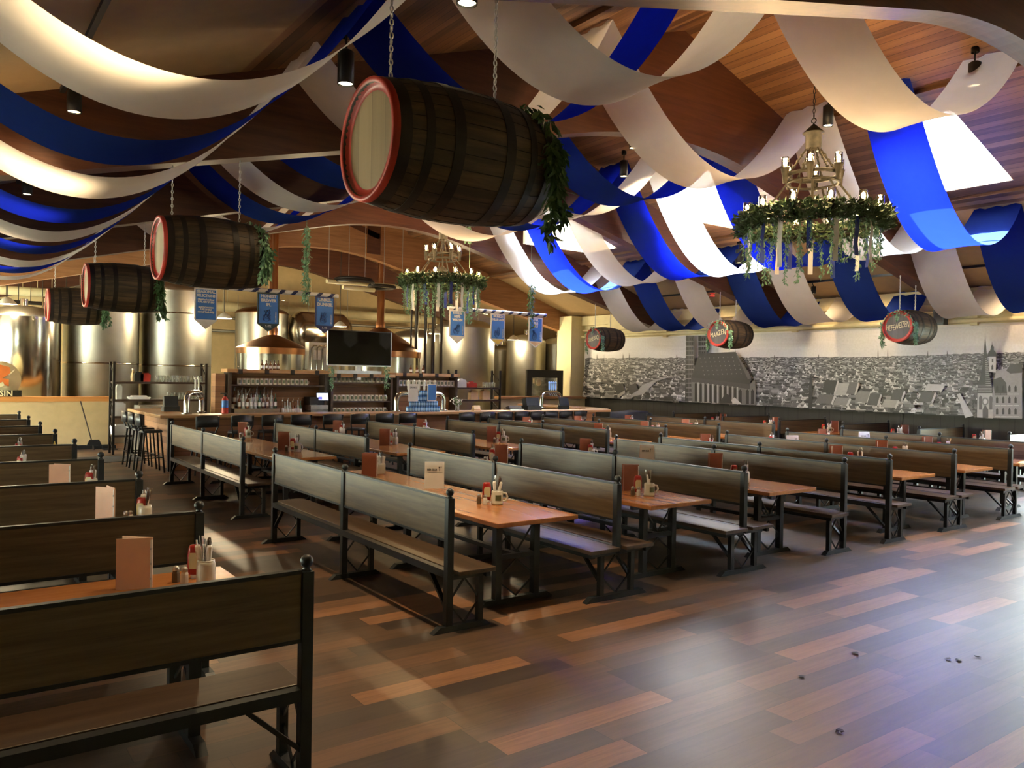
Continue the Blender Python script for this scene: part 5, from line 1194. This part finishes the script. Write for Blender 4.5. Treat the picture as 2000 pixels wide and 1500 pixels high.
cluster(NB(1)+e1, 1268, 968); menu(NB(1)+e1, 1247, 958)
cluster(NB(1)+e2, 982, 903, 'cup'); menu(NB(1)+e2, 1010, 908); sign(NB(1)+', middle', 1302, 913) if False else None
cluster(NB(2)+e1, 1455, 942, 'cup'); menu(NB(2)+e1, 1424, 927)
cluster(NB(2)+e2, 1163, 884); menu(NB(2)+e2, 1181, 886); sign(NB(2)+', middle', 1302, 905)
cluster(NB(3)+e1, 1708, 908, 'cup'); menu(NB(3)+e1, 1688, 903); cluster(NB(3)+e2, 1426, 870); menu(NB(3)+e2, 1450, 872)
cluster(NB(4)+e1, 1820, 892, 'cup'); menu(NB(4)+e1, 1800, 888); cluster(NB(4)+e2, 1547, 864); sign(NB(4)+', middle', 1547, 882)
cluster(NB(5)+e1, 1908, 881, 'cup'); menu(NB(5)+e1, 1884, 878); sign(NB(5)+', middle', 1787, 865); cluster(NB(5)+e2, 1648, 856); menu(NB(5)+e2, 1680, 858)
cluster(FB(0)+e1, 581, 882); menu(FB(0)+e1, 566, 878); cluster(FB(0)+e2, 450, 846); menu(FB(0)+e2, 470, 851)
cluster(FB(1)+e1, 772, 868, 'cup'); menu(FB(1)+e1, 762, 870); cluster(FB(1)+e2, 640, 841, 'cup'); menu(FB(1)+e2, 656, 843)
cluster(FB(2)+e1, 998, 864); menu(FB(2)+e1, 986, 862); cluster(FB(2)+e2, 824, 837); menu(FB(2)+e2, 838, 839)
cluster(FB(3)+e1, 1189, 856, 'cup'); menu(FB(3)+e1, 1177, 853); cluster(FB(3)+e2, 1038, 836); menu(FB(3)+e2, 1052, 837)
cluster(FB(4)+e1, 1316, 848, 'cup'); menu(FB(4)+e1, 1304, 846); cluster(FB(4)+e2, 1154, 833); menu(FB(4)+e2, 1170, 834)
cluster(FB(5)+e1, 1408, 841, 'cup'); menu(FB(5)+e1, 1390, 840); cluster(FB(5)+e2, 1254, 829); menu(FB(5)+e2, 1275, 830)
cluster(LC(0), 402, 1138, 'cup'); menu(LC(0), 297, 1148, 'menupink', .1)
cluster(LC(1), 286, 1018, 'cup'); menu(LC(1), 222, 1022, 'menupink', -.55)
cluster(LC(2), 163, 948, 'cup'); menu(LC(2), 122, 950, 'menupink', .05)
cluster(LC(3), 30, 908, 'cup'); cluster(LC(4), 22, 876)
q = clampt('fifth left-column', WZ(119, 862, TZ)); mb = lath((.001,0),(.026,0),(.028,.01),(.027,.12),(.014,.15),(.001,.15)); simple('mustard_bottle', [('body', mb, M['yellow']), ('nozzle', lath((.015,.15),(.012,.16),(.003,.20),(.001,.20)), M['yellow'])], 'yellow mustard bottle at the end of the fifth left-column table', 'mustard bottle', (q.x, q.y, .7455))
for i, y in enumerate(BOY[:5]):
    w = '%s booth table from right' % ORD[i]
    c = Vector((16.9, y+.80, TZ)); px = (c-CAM); d = px.dot(fw); cluster(w, 1000+F*px.dot(RV)/d, 750-F*px.dot(UV)/d, items='mnk')
    c = Vector((17.25, y+.78, TZ)); px = (c-CAM); d = px.dot(fw); menu(w, 1000+F*px.dot(RV)/d, 750-F*px.dot(UV)/d)

# ------------------------------------------------------------------ daylight
w = bpy.data.worlds.new('sky'); S.world = w; w.use_nodes = True; t = w.node_tree; t.nodes.clear()
o = t.nodes.new('ShaderNodeOutputWorld'); bg = t.nodes.new('ShaderNodeBackground'); tc = N(t, 'TexCoord'); sp_ = N(t, 'SeparateXYZ'); L(t, tc.outputs['Generated'], sp_.inputs[0])
rr = ramp(t, sp_.outputs[2], [(.0, (.34,.37,.28)), (.10, (.46,.51,.42)), (.3, (.80,.86,.92)), (1, (.62,.80,1.0))]); L(t, rr.outputs[0], bg.inputs[0]); bg.inputs[1].default_value = 65.0; L(t, bg.outputs[0], o.inputs[0])
sl = bpy.data.lights.new('sun', 'SUN'); sl.energy = 90; sl.angle = .009; sl.color = (1,.93,.82); so = bpy.data.objects.new('sun', sl); C.objects.link(so)
so.rotation_euler = Vector((1.0,-.8,-4.7)).to_track_quat('-Z','Y').to_euler()
S.view_settings.view_transform = 'Standard'; S.view_settings.look = 'None'; S.view_settings.gamma = 1; S.view_settings.use_curve_mapping = False
S.view_settings.exposure = 1.4
S.cycles.max_bounces = 8; S.cycles.transparent_max_bounces = 16; S.cycles.sample_clamp_indirect = 6
